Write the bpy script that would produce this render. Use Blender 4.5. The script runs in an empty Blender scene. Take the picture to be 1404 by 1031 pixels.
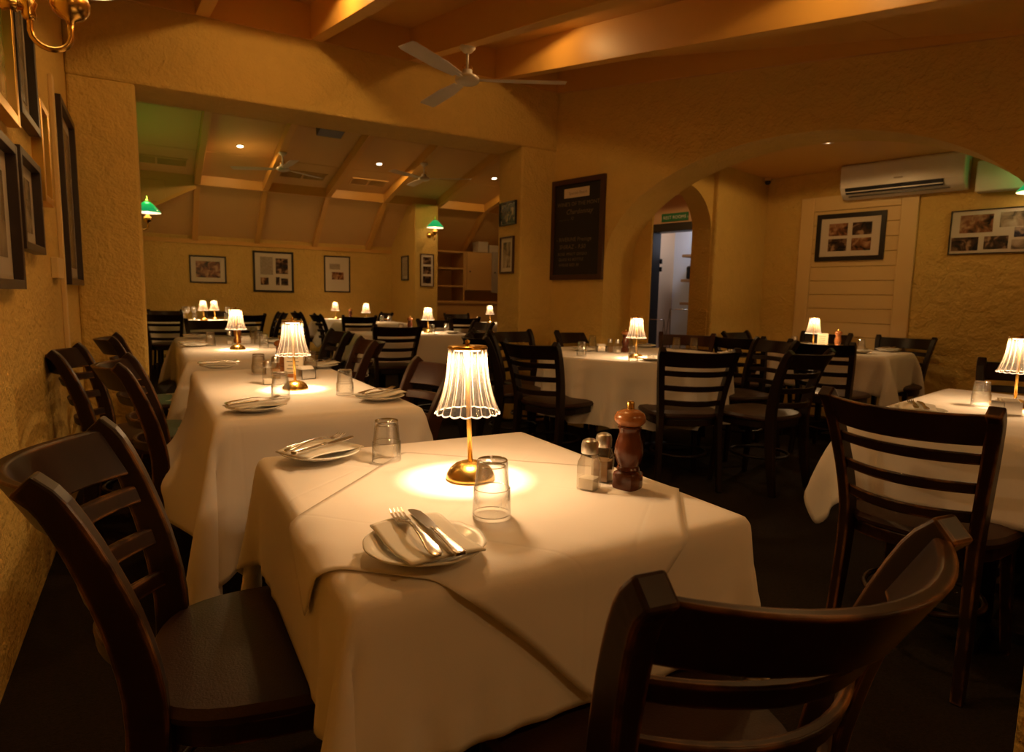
import bpy, bmesh, math, random
import numpy as np
from mathutils import Vector, Matrix
random.seed(7); rng = np.random.default_rng(5)
S = bpy.context.scene
COL = S.collection
# ------------------------------------------------------------------ camera, world, exposure
FPX, W_, H_ = 863.0, 1404, 1031
YAW, PITCH, ROLL, CAMH = math.radians(29.7), math.radians(6.96), math.radians(1.17), 1.13
def cam_basis():
    fw = np.array([math.sin(YAW)*math.cos(PITCH), math.cos(YAW)*math.cos(PITCH), -math.sin(PITCH)])
    r = np.array([math.cos(YAW), -math.sin(YAW), 0.]); u = np.cross(r, fw)
    c, s = math.cos(ROLL), math.sin(ROLL)
    return c*r+s*u, -s*r+c*u, fw
CR, CU, CF = cam_basis()
def pix(x, y, z):
    """point on the horizontal plane at height z that the photograph shows at pixel x, y"""
    d = (x-W_/2)/FPX*CR - (y-H_/2)/FPX*CU + CF
    t = (z-CAMH)/d[2]
    return Vector((t*d[0], t*d[1], z))
cd = bpy.data.cameras.new('camera'); cam = bpy.data.objects.new('camera', cd); COL.objects.link(cam)
cd.sensor_width = 36; cd.lens = FPX/W_*36; cd.clip_start = .02
cam.matrix_world = Matrix(((CR[0], CU[0], -CF[0], 0), (CR[1], CU[1], -CF[1], 0), (CR[2], CU[2], -CF[2], CAMH), (0, 0, 0, 1)))
cd.dof.use_dof = True; cd.dof.focus_distance = 1.25; cd.dof.aperture_fstop = 7.0
S.camera = cam
wd = bpy.data.worlds.new('world'); S.world = wd; wd.use_nodes = True
wd.node_tree.nodes['Background'].inputs[0].default_value = (.9, .5, .2, 1)
wd.node_tree.nodes['Background'].inputs[1].default_value = .0
S.view_settings.view_transform = 'Standard'; S.view_settings.look = 'None'
S.view_settings.exposure = 0.0; S.view_settings.gamma = 1.0; S.view_settings.use_curve_mapping = False
WARM = (1.0, .56, .19); LAMPC = (1.0, .66, .35)
P_DOWN, P_LAMP, P_SCONCE = 18.0, 5.5, 3.2

# ------------------------------------------------------------------ materials
MATS = {}
def nm(name):
    m = bpy.data.materials.new(name); m.use_nodes = True; MATS[name] = m
    nt = m.node_tree; b = nt.nodes['Principled BSDF']
    return m, nt, b
def N(nt, t, **k):
    n = nt.nodes.new(t)
    for a, v in k.items():
        if a in n.inputs: n.inputs[a].default_value = v
        else: setattr(n, a, v)
    return n
def simple(name, col, rough=.5, metal=0., spec=.5, bump=None, var=None):
    m, nt, b = nm(name)
    b.inputs['Base Color'].default_value = (*col, 1); b.inputs['Roughness'].default_value = rough
    b.inputs['Metallic'].default_value = metal; b.inputs['Specular IOR Level'].default_value = spec
    tc = N(nt, 'ShaderNodeTexCoord')
    if bump:
        sc, st, dist = bump
        no = N(nt, 'ShaderNodeTexNoise', Scale=sc, Detail=4.0); bp = N(nt, 'ShaderNodeBump', Strength=st, Distance=dist)
        nt.links.new(tc.outputs['Object'], no.inputs['Vector']); nt.links.new(no.outputs['Fac'], bp.inputs['Height'])
        nt.links.new(bp.outputs['Normal'], b.inputs['Normal'])
    if var:
        sc, amt = var
        no2 = N(nt, 'ShaderNodeTexNoise', Scale=sc, Detail=5.0); mx = N(nt, 'ShaderNodeMixRGB', blend_type='MULTIPLY'); mx.inputs[0].default_value = amt
        mx.inputs[1].default_value = (*col, 1)
        nt.links.new(tc.outputs['Object'], no2.inputs['Vector']); nt.links.new(no2.outputs['Fac'], mx.inputs[2]); nt.links.new(mx.outputs[0], b.inputs['Base Color'])
    return m
def plaster(name, col, scale=1., big=.5, fine=.5):
    m, nt, b = nm(name); b.inputs['Roughness'].default_value = .75; b.inputs['Specular IOR Level'].default_value = .25
    tc = N(nt, 'ShaderNodeTexCoord')
    w = N(nt, 'ShaderNodeTexNoise', Scale=2.2*scale, Detail=3.0)
    mp = N(nt, 'ShaderNodeMixRGB', blend_type='ADD'); mp.inputs[0].default_value = .35
    n1 = N(nt, 'ShaderNodeTexNoise', Scale=9*scale, Detail=3.0, Distortion=.35)
    n2 = N(nt, 'ShaderNodeTexNoise', Scale=52*scale, Detail=3.0)
    b1 = N(nt, 'ShaderNodeBump', Strength=big, Distance=.03); b2 = N(nt, 'ShaderNodeBump', Strength=fine, Distance=.014)
    L = nt.links.new
    L(tc.outputs['Object'], w.inputs['Vector']); L(tc.outputs['Object'], mp.inputs[1]); L(w.outputs['Color'], mp.inputs[2])
    L(mp.outputs[0], n1.inputs['Vector']); L(tc.outputs['Object'], n2.inputs['Vector'])
    L(n1.outputs['Fac'], b1.inputs['Height']); L(n2.outputs['Fac'], b2.inputs['Height']); L(b1.outputs['Normal'], b2.inputs['Normal']); L(b2.outputs['Normal'], b.inputs['Normal'])
    mx = N(nt, 'ShaderNodeMixRGB'); mx.inputs[1].default_value = (*[c*.86 for c in col], 1); mx.inputs[2].default_value = (*col, 1)
    L(n1.outputs['Fac'], mx.inputs[0]); L(mx.outputs[0], b.inputs['Base Color'])
    return m
WALLC = (.71, .48, .13)
plaster('wall_plaster', WALLC, 1, .5, .75)
plaster('rough_plaster', WALLC, 1., 1., .6)
plaster('arch_plaster', WALLC, 1.1, .6, .6)
simple('ceiling_bounce_paint', (.68, .38, .085), .42, spec=.4, bump=(30, .08, .004))  # same paint as the walls, with darker, oranger bounce light put into the colour
simple('panel_paint', (.66, .42, .15), .6, spec=.3, bump=(14, .08, .004))
simple('board_paint', (.66, .40, .12), .5, spec=.35)
simple('pink_wall', (.72, .48, .30), .7, bump=(20, .15, .01))
simple('cool_wall', (.72, .76, .84), .6)
simple('door_paint', (.025, .024, .024), .4)
simple('cream_trim', (.72, .52, .22), .5)
def wood(name, dark, edge, rough, wear=.7):
    m, nt, b = nm(name); b.inputs['Roughness'].default_value = rough; b.inputs['Specular IOR Level'].default_value = .28
    L = nt.links.new
    tc = N(nt, 'ShaderNodeTexCoord'); mp = N(nt, 'ShaderNodeMapping'); mp.inputs['Scale'].default_value = (18, 18, 2.5)
    no = N(nt, 'ShaderNodeTexNoise', Scale=3.0, Detail=5.0, Distortion=.6); L(tc.outputs['Object'], mp.inputs[0]); L(mp.outputs[0], no.inputs['Vector'])
    cr = N(nt, 'ShaderNodeMixRGB'); cr.inputs[1].default_value = (*[c*.55 for c in dark], 1); cr.inputs[2].default_value = (*[c*1.3 for c in dark], 1)
    L(no.outputs['Fac'], cr.inputs[0])
    bv = N(nt, 'ShaderNodeBevel', Radius=.008); bv.samples = 3
    ge = N(nt, 'ShaderNodeNewGeometry'); vm = N(nt, 'ShaderNodeVectorMath', operation='DOT_PRODUCT')
    L(bv.outputs[0], vm.inputs[0]); L(ge.outputs['Normal'], vm.inputs[1])
    mr = N(nt, 'ShaderNodeMapRange'); mr.inputs[1].default_value = .985; mr.inputs[2].default_value = .93; mr.inputs[3].default_value = 0; mr.inputs[4].default_value = 1
    L(vm.outputs['Value'], mr.inputs[0])
    n2 = N(nt, 'ShaderNodeTexNoise', Scale=14.0, Detail=3.0); L(tc.outputs['Object'], n2.inputs['Vector'])
    r2 = N(nt, 'ShaderNodeMapRange'); r2.inputs[1].default_value = .42; r2.inputs[2].default_value = .62; L(n2.outputs['Fac'], r2.inputs[0])
    mu = N(nt, 'ShaderNodeMath', operation='MULTIPLY'); L(mr.outputs[0], mu.inputs[0]); L(r2.outputs[0], mu.inputs[1])
    m2 = N(nt, 'ShaderNodeMath', operation='MULTIPLY'); m2.inputs[1].default_value = wear; L(mu.outputs[0], m2.inputs[0])
    mx = N(nt, 'ShaderNodeMixRGB'); mx.inputs[2].default_value = (*edge, 1); L(m2.outputs[0], mx.inputs[0]); L(cr.outputs[0], mx.inputs[1]); L(mx.outputs[0], b.inputs['Base Color'])
    return m
wood('dark_wood', (.022, .009, .005), (.40, .17, .045), .36, 1.)
simple('dark_wood_plain', (.014, .0065, .004), .40, spec=.30)
simple('brown_wood', (.046, .017, .008), .38, spec=.25)
simple('mill_wood', (.12, .030, .011), .22, var=(22, .5))
simple('mill_wood_light', (.42, .15, .04), .25, var=(22, .5))
simple('leather', (.040, .018, .012), .42, spec=.35, bump=(260, .35, .002))
simple('carpet', (.038, .027, .018), .95, spec=.1, bump=(180, .6, .008), var=(90, .7))
def cloth_mat(name, col):
    m, nt, b = nm(name); b.inputs['Base Color'].default_value = (*col, 1); b.inputs['Roughness'].default_value = .9; b.inputs['Specular IOR Level'].default_value = .1
    L = nt.links.new; tc = N(nt, 'ShaderNodeTexCoord')
    n1 = N(nt, 'ShaderNodeTexNoise', Scale=5.0, Detail=2.0, Distortion=.5); b1 = N(nt, 'ShaderNodeBump', Strength=.22, Distance=.03)
    n2 = N(nt, 'ShaderNodeTexNoise', Scale=500.0); b2 = N(nt, 'ShaderNodeBump', Strength=.15, Distance=.001)
    L(tc.outputs['Object'], n1.inputs['Vector']); L(tc.outputs['Object'], n2.inputs['Vector']); L(n1.outputs['Fac'], b1.inputs['Height']); L(n2.outputs['Fac'], b2.inputs['Height'])
    mp = N(nt, 'ShaderNodeMapping'); mp.inputs['Rotation'].default_value = (0, 0, math.radians(48)); mp.inputs['Location'].default_value = (.11, .07, 0); sx = N(nt, 'ShaderNodeSeparateXYZ')
    L(tc.outputs['Object'], mp.inputs[0]); L(mp.outputs[0], sx.inputs[0]); prev = None
    for ax in (0, 1):                       # pressed fold lines
        pp = N(nt, 'ShaderNodeMath', operation='PINGPONG'); pp.inputs[1].default_value = .16; L(sx.outputs[ax], pp.inputs[0])
        mr = N(nt, 'ShaderNodeMapRange'); mr.inputs[1].default_value = 0; mr.inputs[2].default_value = .006; L(pp.outputs[0], mr.inputs[0])
        if prev is None: prev = mr.outputs[0]
        else:
            mn = N(nt, 'ShaderNodeMath', operation='MINIMUM'); L(prev, mn.inputs[0]); L(mr.outputs[0], mn.inputs[1]); prev = mn.outputs[0]
    b3 = N(nt, 'ShaderNodeBump', Strength=.25, Distance=.0015); L(prev, b3.inputs['Height']); L(b2.outputs['Normal'], b3.inputs['Normal'])
    L(b1.outputs['Normal'], b2.inputs['Normal']); L(b3.outputs['Normal'], b.inputs['Normal']); return m
cloth_mat('white_cloth', (.83, .77, .71)); cloth_mat('napkin_cloth', (.80, .76, .68))
simple('china', (.86, .83, .76), .18, spec=.5)
simple('steel', (.72, .70, .67), .2, 1.)
simple('chrome_cap', (.62, .60, .56), .28, 1.)
simple('brass', (.72, .43, .10), .24, 1.)
simple('brass_pole', (.70, .42, .10), .32, 1.)
simple('gold_frame', (.70, .42, .10), .3, 1.)
simple('black_frame', (.012, .010, .009), .35)
simple('brown_frame', (.060, .022, .012), .45)
simple('dark_brown_frame', (.028, .014, .009), .4)
simple('mat_board', (.62, .55, .45), .8)
simple('grey_mat', (.40, .34, .26), .8)
simple('chalkboard', (.012, .011, .011), .6)
simple('chalk', (.22, .17, .11), .9)
simple('paper', (.66, .56, .40), .8)
simple('ink', (.06, .05, .04), .8)
simple('fan_white', (.70, .64, .55), .4)
simple('white_plastic', (.74, .70, .66), .35)
simple('black_plastic', (.012, .012, .013), .4)
simple('sign_green', (.02, .20, .08), .5)
simple('sign_white', (.8, .8, .75), .5)
simple('grille_dark', (.05, .035, .015), .7)
simple('hutch_paint', (.62, .38, .13), .5)
simple('grey_door', (.42, .36, .30), .5)
simple('salt', (.80, .74, .64), .9); simple('pepper', (.30, .17, .07), .9)
simple('shelf_wood', (.40, .22, .09), .5)
simple('box_card', (.60, .52, .42), .8)
simple('sachet', (.75, .68, .58), .7)
def photo(name, c1, c2, c3, scale):
    m, nt, b = nm(name); b.inputs['Roughness'].default_value = .25
    L = nt.links.new; tc = N(nt, 'ShaderNodeTexCoord'); no = N(nt, 'ShaderNodeTexNoise', Scale=scale, Detail=4.0, Distortion=.8)
    L(tc.outputs['Object'], no.inputs['Vector']); r = N(nt, 'ShaderNodeValToRGB'); e = r.color_ramp.elements
    e[0].position = .36; e[0].color = (*c1, 1); e[1].position = .66; e[1].color = (*c3, 1); k = e.new(.5); k.color = (*c2, 1)
    L(no.outputs['Fac'], r.inputs[0]); L(r.outputs[0], b.inputs['Base Color']); return m
photo('photo_dark', (.008, .008, .012), (.06, .03, .02), (.40, .25, .15), 14)
photo('photo_warm', (.02, .012, .008), (.22, .09, .04), (.50, .32, .18), 12)
photo('photo_blue', (.01, .012, .03), (.05, .05, .09), (.48, .36, .28), 16)
photo('photo_pale', (.10, .08, .06), (.36, .28, .20), (.55, .46, .36), 10)
photo('painting', (.10, .03, .015), (.34, .16, .08), (.42, .30, .20), 11)
photo('faded_print', (.17, .13, .08), (.25, .20, .14), (.36, .30, .22), 5)
photo('text_print', (.26, .21, .15), (.36, .30, .23), (.42, .36, .29), 60)
def glassy(name, tint, gl=.05, rough=.02, edge=.5, translucent=0., emit=None):
    m = bpy.data.materials.new(name); m.use_nodes = True; MATS[name] = m; nt = m.node_tree; nt.nodes.clear(); L = nt.links.new
    out = N(nt, 'ShaderNodeOutputMaterial'); tr = N(nt, 'ShaderNodeBsdfTransparent'); tr.inputs[0].default_value = (*tint, 1)
    g = N(nt, 'ShaderNodeBsdfGlossy', Roughness=rough); g.inputs[0].default_value = (1, 1, 1, 1)
    lw = N(nt, 'ShaderNodeLayerWeight', Blend=.25); mr = N(nt, 'ShaderNodeMapRange'); mr.inputs[3].default_value = gl; mr.inputs[4].default_value = edge
    L(lw.outputs['Facing'], mr.inputs[0]); mx = N(nt, 'ShaderNodeMixShader'); L(mr.outputs[0], mx.inputs[0])
    lw2 = N(nt, 'ShaderNodeLayerWeight', Blend=.5); pw = N(nt, 'ShaderNodeMath', operation='POWER'); pw.inputs[1].default_value = 2.5; L(lw2.outputs['Facing'], pw.inputs[0])
    tm = N(nt, 'ShaderNodeMixRGB'); tm.inputs[1].default_value = (*tint, 1); tm.inputs[2].default_value = (*[c*.45 for c in tint], 1); L(pw.outputs[0], tm.inputs[0]); L(tm.outputs[0], tr.inputs[0])
    src = tr.outputs[0]
    if translucent:
        tl = N(nt, 'ShaderNodeBsdfTranslucent'); tl.inputs[0].default_value = (.9, .88, .84, 1); m0 = N(nt, 'ShaderNodeMixShader'); m0.inputs[0].default_value = translucent
        L(tr.outputs[0], m0.inputs[1]); L(tl.outputs[0], m0.inputs[2]); src = m0.outputs[0]
    L(src, mx.inputs[1]); L(g.outputs[0], mx.inputs[2]); last = mx.outputs[0]
    if emit:
        e = N(nt, 'ShaderNodeEmission', Strength=emit[1]); e.inputs[0].default_value = (*emit[0], 1); ad = N(nt, 'ShaderNodeAddShader')
        L(last, ad.inputs[0]); L(e.outputs[0], ad.inputs[1]); last = ad.outputs[0]
    L(last, out.inputs[0]); return m
glassy('glass', (.97, .97, .96), .05, .02, .8)
glassy('glass_edge', (.62, .60, .55), .25, .06, .85)
glassy('jar_glass', (.90, .89, .85), .05, .05, .6)
glassy('acrylic', (.72, .68, .62), .07, .10, .6, .028, ((1, .74, .46), .03))
glassy('picture_glass', (.95, .95, .95), .03, .03, .25)
def emissive(name, col, st):
    m, nt, b = nm(name); b.inputs['Base Color'].default_value = (*col, 1); b.inputs['Emission Color'].default_value = (*col, 1); b.inputs['Emission Strength'].default_value = st; return m
emissive('led', (1, .85, .60), 9.); emissive('acrylic_rim', (1, .78, .55), 1.1); emissive('acrylic_ridge', (1, .76, .52), .40)
emissive('downlight_lens', (1, .82, .55), 12.); emissive('bulb_glow', (1, .80, .50), 5.)
def green_shade():
    m, nt, b = nm('green_glass'); b.inputs['Base Color'].default_value = (.01, .30, .08, 1); b.inputs['Roughness'].default_value = .15
    b.inputs['Emission Color'].default_value = (.02, .55, .16, 1); b.inputs['Emission Strength'].default_value = .55; return m
green_shade()
emissive('white_opal', (1, .80, .52), 1.3)
def M(n): return MATS[n]

# ------------------------------------------------------------------ mesh helpers
class MB:
    def __init__(s): s.v = []; s.f = []
    def add(s, vs, fs):
        o = len(s.v); s.v += [tuple(p) for p in vs]; s.f += [tuple(i+o for i in f) for f in fs]; return s
    def box(s, a, b, mtx=None):
        (x0, y0, z0), (x1, y1, z1) = a, b
        vs = [(x0,y0,z0),(x1,y0,z0),(x1,y1,z0),(x0,y1,z0),(x0,y0,z1),(x1,y0,z1),(x1,y1,z1),(x0,y1,z1)]
        if mtx: vs = [mtx @ Vector(p) for p in vs]
        return s.add(vs, [(0,3,2,1),(4,5,6,7),(0,1,5,4),(1,2,6,5),(2,3,7,6),(3,0,4,7)])
    def lathe(s, prof, seg=24, c=(0, 0, 0), mod=None, cap=True):
        n = len(prof); vs = []
        for k in range(seg):
            a = 2*math.pi*k/seg
            for i, (r, z) in enumerate(prof):
                rr = r*(mod(a, i) if mod else 1); vs.append((c[0]+rr*math.cos(a), c[1]+rr*math.sin(a), c[2]+z))
        fs = [(k*n+i, ((k+1) % seg)*n+i, ((k+1) % seg)*n+i+1, k*n+i+1) for k in range(seg) for i in range(n-1)]
        if cap:
            if prof[0][0] > 1e-5: fs.append(tuple(k*n for k in reversed(range(seg))))
            if prof[-1][0] > 1e-5: fs.append(tuple(k*n+n-1 for k in range(seg)))
        return s.add(vs, fs)
    def tube(s, path, r, seg=8, closed=False):
        P = [Vector(p) for p in path]; n = len(P); vs = []
        rs = r if isinstance(r, (list, tuple)) else [r]*n
        up = None
        for i, p in enumerate(P):
            if closed: t = (P[(i+1) % n]-P[i-1]).normalized()
            else: t = (P[min(i+1, n-1)]-P[max(i-1, 0)]).normalized()
            if up is None: up = t.orthogonal().normalized()
            up = (up-t*up.dot(t)).normalized(); sd = t.cross(up)
            for k in range(seg):
                a = 2*math.pi*k/seg; vs.append(p+(up*math.cos(a)+sd*math.sin(a))*rs[i])
        m = n if closed else n-1
        fs = [(i*seg+k, i*seg+(k+1) % seg, ((i+1) % n)*seg+(k+1) % seg, ((i+1) % n)*seg+k) for i in range(m) for k in range(seg)]
        if not closed: fs += [tuple(reversed(range(seg))), tuple((n-1)*seg+k for k in range(seg))]
        return s.add(vs, fs)
    def sweep(s, rings):
        n = len(rings[0]); vs = [p for r in rings for p in r]
        fs = [(i*n+k, i*n+(k+1) % n, (i+1)*n+(k+1) % n, (i+1)*n+k) for i in range(len(rings)-1) for k in range(n)]
        fs += [tuple(reversed(range(n))), tuple((len(rings)-1)*n+k for k in range(n))]
        return s.add(vs, fs)
    def prism(s, poly, z0, z1, mtx=None):
        n = len(poly); vs = [Vector((x, y, z0)) for x, y in poly]+[Vector((x, y, z1)) for x, y in poly]
        if mtx: vs = [mtx @ p for p in vs]
        return s.add(vs, [tuple(reversed(range(n))), tuple(range(n, 2*n))]+[(i, (i+1) % n, n+(i+1) % n, n+i) for i in range(n)])
    def mesh(s, name):
        me = bpy.data.meshes.new(name); me.from_pydata(s.v, [], s.f); me.update()
        bm = bmesh.new(); bm.from_mesh(me); bmesh.ops.recalc_face_normals(bm, faces=bm.faces); bm.to_mesh(me); bm.free(); return me
def obj(name, mb, mat, parent=None, smooth=False, bevel=0., sub=0, loc=None):
    me = mb.mesh(name) if isinstance(mb, MB) else mb
    if mat and not me.materials: me.materials.append(M(mat))
    o = bpy.data.objects.new(name, me); COL.objects.link(o)
    if parent: o.parent = parent
    if loc is not None: o.location = loc
    if smooth:
        me.polygons.foreach_set('use_smooth', [True]*len(me.polygons))
        if smooth == 'auto': me.set_sharp_from_angle(angle=math.radians(40))
    if bevel:
        b = o.modifiers.new('bevel', 'BEVEL'); b.width = bevel; b.segments = 2; b.limit_method = 'ANGLE'
    if sub:
        b = o.modifiers.new('subdivision', 'SUBSURF'); b.levels = sub; b.render_levels = sub
    return o
def tag(o, label=None, cat=None, group=None, kind=None):
    if label: o['label'] = label
    if cat: o['category'] = cat
    if group: o['group'] = group
    if kind: o['kind'] = kind
    return o
def thing(name, label, cat, loc=(0, 0, 0), rz=0., group=None):
    o = bpy.data.objects.new(name, None); o.empty_display_size = .05; COL.objects.link(o); o.location = loc; o.rotation_euler = (0, 0, rz)
    return tag(o, label, cat, group)
def copy_tree(o, parent=None):
    c = o.copy(); COL.objects.link(c)
    if parent: c.parent = parent
    for ch in list(o.children): copy_tree(ch, c)
    return c
PROTO = {}
def spawn(key, maker, name, label, cat, loc, rz=0., group=None):
    """first call builds the thing, later calls copy it with all of its parts"""
    if key not in PROTO:
        r = thing(name, label, cat, (0, 0, 0), 0, group); maker(r); PROTO[key] = r
    else:
        r = copy_tree(PROTO[key]); r.name = name
    r.location = loc; r.rotation_euler = (0, 0, rz)
    return tag(r, label, cat, group)
def struct(name, mb, mat, smooth=False, bevel=0.):
    return tag(obj(name, mb, mat, None, smooth, bevel), kind='structure')
def light(name, kind, loc, power, col, parent=None, **k):
    d = bpy.data.lights.new(name, kind); d.energy = power; d.color = col
    for a, v in k.items(): setattr(d, a, v)
    o = bpy.data.objects.new(name, d); COL.objects.link(o); o.location = loc
    if parent: o.parent = parent
    return o

# ------------------------------------------------------------------ the setting
ANG = math.radians(13); O3 = Vector((3.2, 4.9, 0)); U3 = Vector((math.sin(ANG), -math.cos(ANG), 0)); N3 = Vector((math.cos(ANG), math.sin(ANG), 0))
RZR = -math.radians(77)                       # local x -> U3, local y -> N3
def Rw(u, n, z=0.): p = O3+U3*u+N3*n; return Vector((p.x, p.y, z))
LX, WBY, WBT, BY = -.41, 4.9, .42, 11.2
def zbeam(Y): return 2.95-.199*(WBY-Y)         # underside of the beams in the front room
def zback(Y): return 2.64+.2*(10.2-Y)          # underside of the rafters in the back room
struct('floor', MB().box((-1.2, -1.8, -.05), (9.5, 12.2, 0)), 'carpet')
struct('wall_left', MB().box((LX-.15, -1.8, 0), (LX, BY+.15, 3.9)), 'wall_plaster')
struct('wall_rear', MB().box((LX-.15, -1.95, 0), (8.2, -1.8, 3.4)), 'wall_plaster')
struct('wall_far', MB().box((LX-.15, BY, 0), (7.0, BY+.15, 2.6)), 'wall_plaster')
struct('wall_far_right', MB().box((6.85, 6.6, 0), (7.0, BY, 3.9)), 'wall_plaster')
# wall with the wide opening between the two dining rooms
mb = MB(); mb.box((LX, WBY, 0), (-.04, WBY+WBT, 2.46)); mb.box((2.85, WBY, 0), (3.34, WBY+WBT, 2.46)); mb.box((LX, WBY-.012, 2.45), (3.34, WBY+WBT, 3.75))
# soft irregular plaster edge along the opening
struct('wall_opening', mb, 'arch_plaster', bevel=.018)
# arch wall (in the frame of the right-hand wall)
def arch_wall(name, mat, u0, u1, a0, a1, spring, rise, zt, n0, n1, seg=40, axis='u'):
    mb = MB(); c = (a0+a1)/2; a = (a1-a0)/2
    us = [c-a*math.cos(math.pi*i/seg) for i in range(seg+1)]
    zs = [spring+rise*math.sin(math.pi*i/seg) for i in range(seg+1)]
    P = (lambda u, n, z: Rw(u, n, z)) if axis == 'u' else (lambda u, n, z: Rw(n, u, z))
    ring = []
    out = [(u0, 0), (a0, 0)]+[(us[i], zs[i]) for i in range(seg+1)]+[(a1, 0), (u1, 0), (u1, zt), (u0, zt)]
    # front and back as strips
    for n in (n0, n1):
        vs = []; fs = []
        def q(*pts):
            o = len(vs); vs.extend(P(u, n, z) for u, z in pts); fs.append(tuple(range(o, o+len(pts))))
        q((u0, 0), (a0, 0), (a0, spring), (a0, zt), (u0, zt)); q((a1, 0), (u1, 0), (u1, zt), (a1, zt), (a1, spring))
        for i in range(seg): q((us[i], zs[i]), (us[i+1], zs[i+1]), (us[i+1], zt), (us[i], zt))
        mb.add(vs, fs)
    n_ = len(out); vs = [P(u, n0, z) for u, z in out]+[P(u, n1, z) for u, z in out]
    mb.add(vs, [(i, (i+1) % n_, n_+(i+1) % n_, n_+i) for i in range(n_)])
    o = struct(name, mb, mat)
    bm = bmesh.new(); bm.from_mesh(o.data); bmesh.ops.remove_doubles(bm, verts=bm.verts, dist=1e-4); bmesh.ops.recalc_face_normals(bm, faces=bm.faces); bm.to_mesh(o.data); bm.free()
    return o
arch_wall('wall_arch', 'arch_plaster', -.0, 6.8, .6, 3.5, 1.45, .79, 3.5, 0, .38)
mb = MB()
mtxR = Matrix.Translation(O3) @ Matrix.Rotation(RZR, 4, 'Z')      # local (u, n, z)
def rbox(mb, a, b): return mb.box(a, b, mtxR)
struct('wall_passage', rbox(rbox(MB(), (-.95, .31, 0), (-.36, .38, 3.6)), (-.36, .0, 0), (-.02, .38, 3.6)), 'pink_wall')
struct('wall_passage_end', rbox(MB(), (-1.03, .31, 0), (-.95, 4.3, 3.6)), 'pink_wall')
struct('wall_side_pillar', rbox(MB(), (.58, 1.35, 0), (.85, 2.62, 2.5)), 'wall_plaster', bevel=.02)
struct('wall_air_conditioner', rbox(MB(), (.85, 2.35, 0), (6.9, 2.5, 2.5)), 'rough_plaster')
arch_wall('wall_passage_arch', 'wall_plaster', .38, 1.36, .40, 1.345, 1.78, .42, 2.5, .60, .80, 24, 'n')
# wall with the rest room door: opening u -.72 .. .1
mb = MB(); rbox(mb, (-.95, 2.62, 0), (-.74, 2.72, 2.5)); rbox(mb, (.12, 2.62, 0), (.85, 2.72, 2.5)); rbox(mb, (-.74, 2.62, 2.04), (.12, 2.72, 2.5))
struct('wall_rest_room_door', mb, 'pink_wall')
struct('wall_rest_room', rbox(rbox(MB(), (-.95, 3.4, 0), (.95, 3.5, 2.5)), (.85, 2.72, 0), (.95, 3.4, 2.5)), 'cool_wall')
struct('ceiling_side_room', rbox(MB(), (-1.03, .38, 2.43), (6.9, 4.3, 2.5)), 'ceiling_bounce_paint')
struct('wall_side_rear', rbox(MB(), (6.7, .0, 0), (6.9, 2.5, 2.6)), 'wall_plaster')
struct('wall_near_half', MB().box((1.415, .08, 0), (1.80, .496, .9)), 'rough_plaster', bevel=.02)
d1 = struct('door_1', MB(), None); d1.data.materials.append(M('door_paint'))
mb = MB(); rbox(mb, (-.84, 2.56, 0), (-.72, 2.74, 2.10)); rbox(mb, (-.72, 2.56, 2.0), (.1, 2.74, 2.10)); rbox(mb, (.1, 2.56, 0), (.22, 2.74, 2.10))
obj('door_frame', mb, 'door_paint', d1, bevel=.006)
for zz in (1.62, 1.52): obj('hinge', rbox(MB(), (-.735, 2.735, zz), (-.70, 2.76, zz+.06)), 'black_plastic', d1)
# ---- ceiling of the front room: sloping boards between sloping beams
ceil = struct('ceiling', MB(), None)
BXS = [.325, 1.065, 1.81, 2.56]
Y0, Y1 = -1.8, WBY-.012
def slope_box(x0, x1, y0, y1, zf, dz0, dz1, mb=None):
    mb = mb or MB()
    vs = [(x0,y0,zf(y0)+dz0),(x1,y0,zf(y0)+dz0),(x1,y1,zf(y1)+dz0),(x0,y1,zf(y1)+dz0),(x0,y0,zf(y0)+dz1),(x1,y0,zf(y0)+dz1),(x1,y1,zf(y1)+dz1),(x0,y1,zf(y1)+dz1)]
    return mb.add(vs, [(0,3,2,1),(4,5,6,7),(0,1,5,4),(1,2,6,5),(2,3,7,6),(3,0,4,7)])
for x in BXS: obj('beam', slope_box(x, x+.085, Y0, Y1, zbeam, 0, .26), 'ceiling_bounce_paint', ceil, bevel=.004)
edges = [LX]+BXS
for i, x in enumerate(edges):
    xr = (edges[i+1] if i < 4 else 5.2)
    yy = [Y0, .2, 2.2, Y1]
    for a, b in zip(yy[:-1], yy[1:]): obj('panel', slope_box(x+(.085 if i else 0), xr, a+.003, b, zbeam, .235, .26), 'ceiling_bounce_paint', ceil)
for i, x in enumerate(edges[:-1]):
    obj('header_board', MB().box((x+(.085 if i else 0), WBY-.034, 2.945), (edges[i+1], WBY-.012, 3.2)), 'ceiling_bounce_paint', ceil)
obj('header_board', MB().box((2.645, WBY-.034, 2.945), (3.2, WBY-.012, 3.2)), 'ceiling_bounce_paint', ceil)
# fascia along the top of the arch wall
vs = []
for n in (-.03, 0.0):
    for u, z in ((.02, 2.94), (6.6, 2.10), (6.6, 3.4), (.02, 3.4)): vs.append(Rw(u, n, z))
obj('fascia', MB().add(vs, [(0,1,2,3),(7,6,5,4),(0,4,5,1),(1,5,6,2),(2,6,7,3),(3,7,4,0)]), 'ceiling_bounce_paint', ceil)
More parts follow.
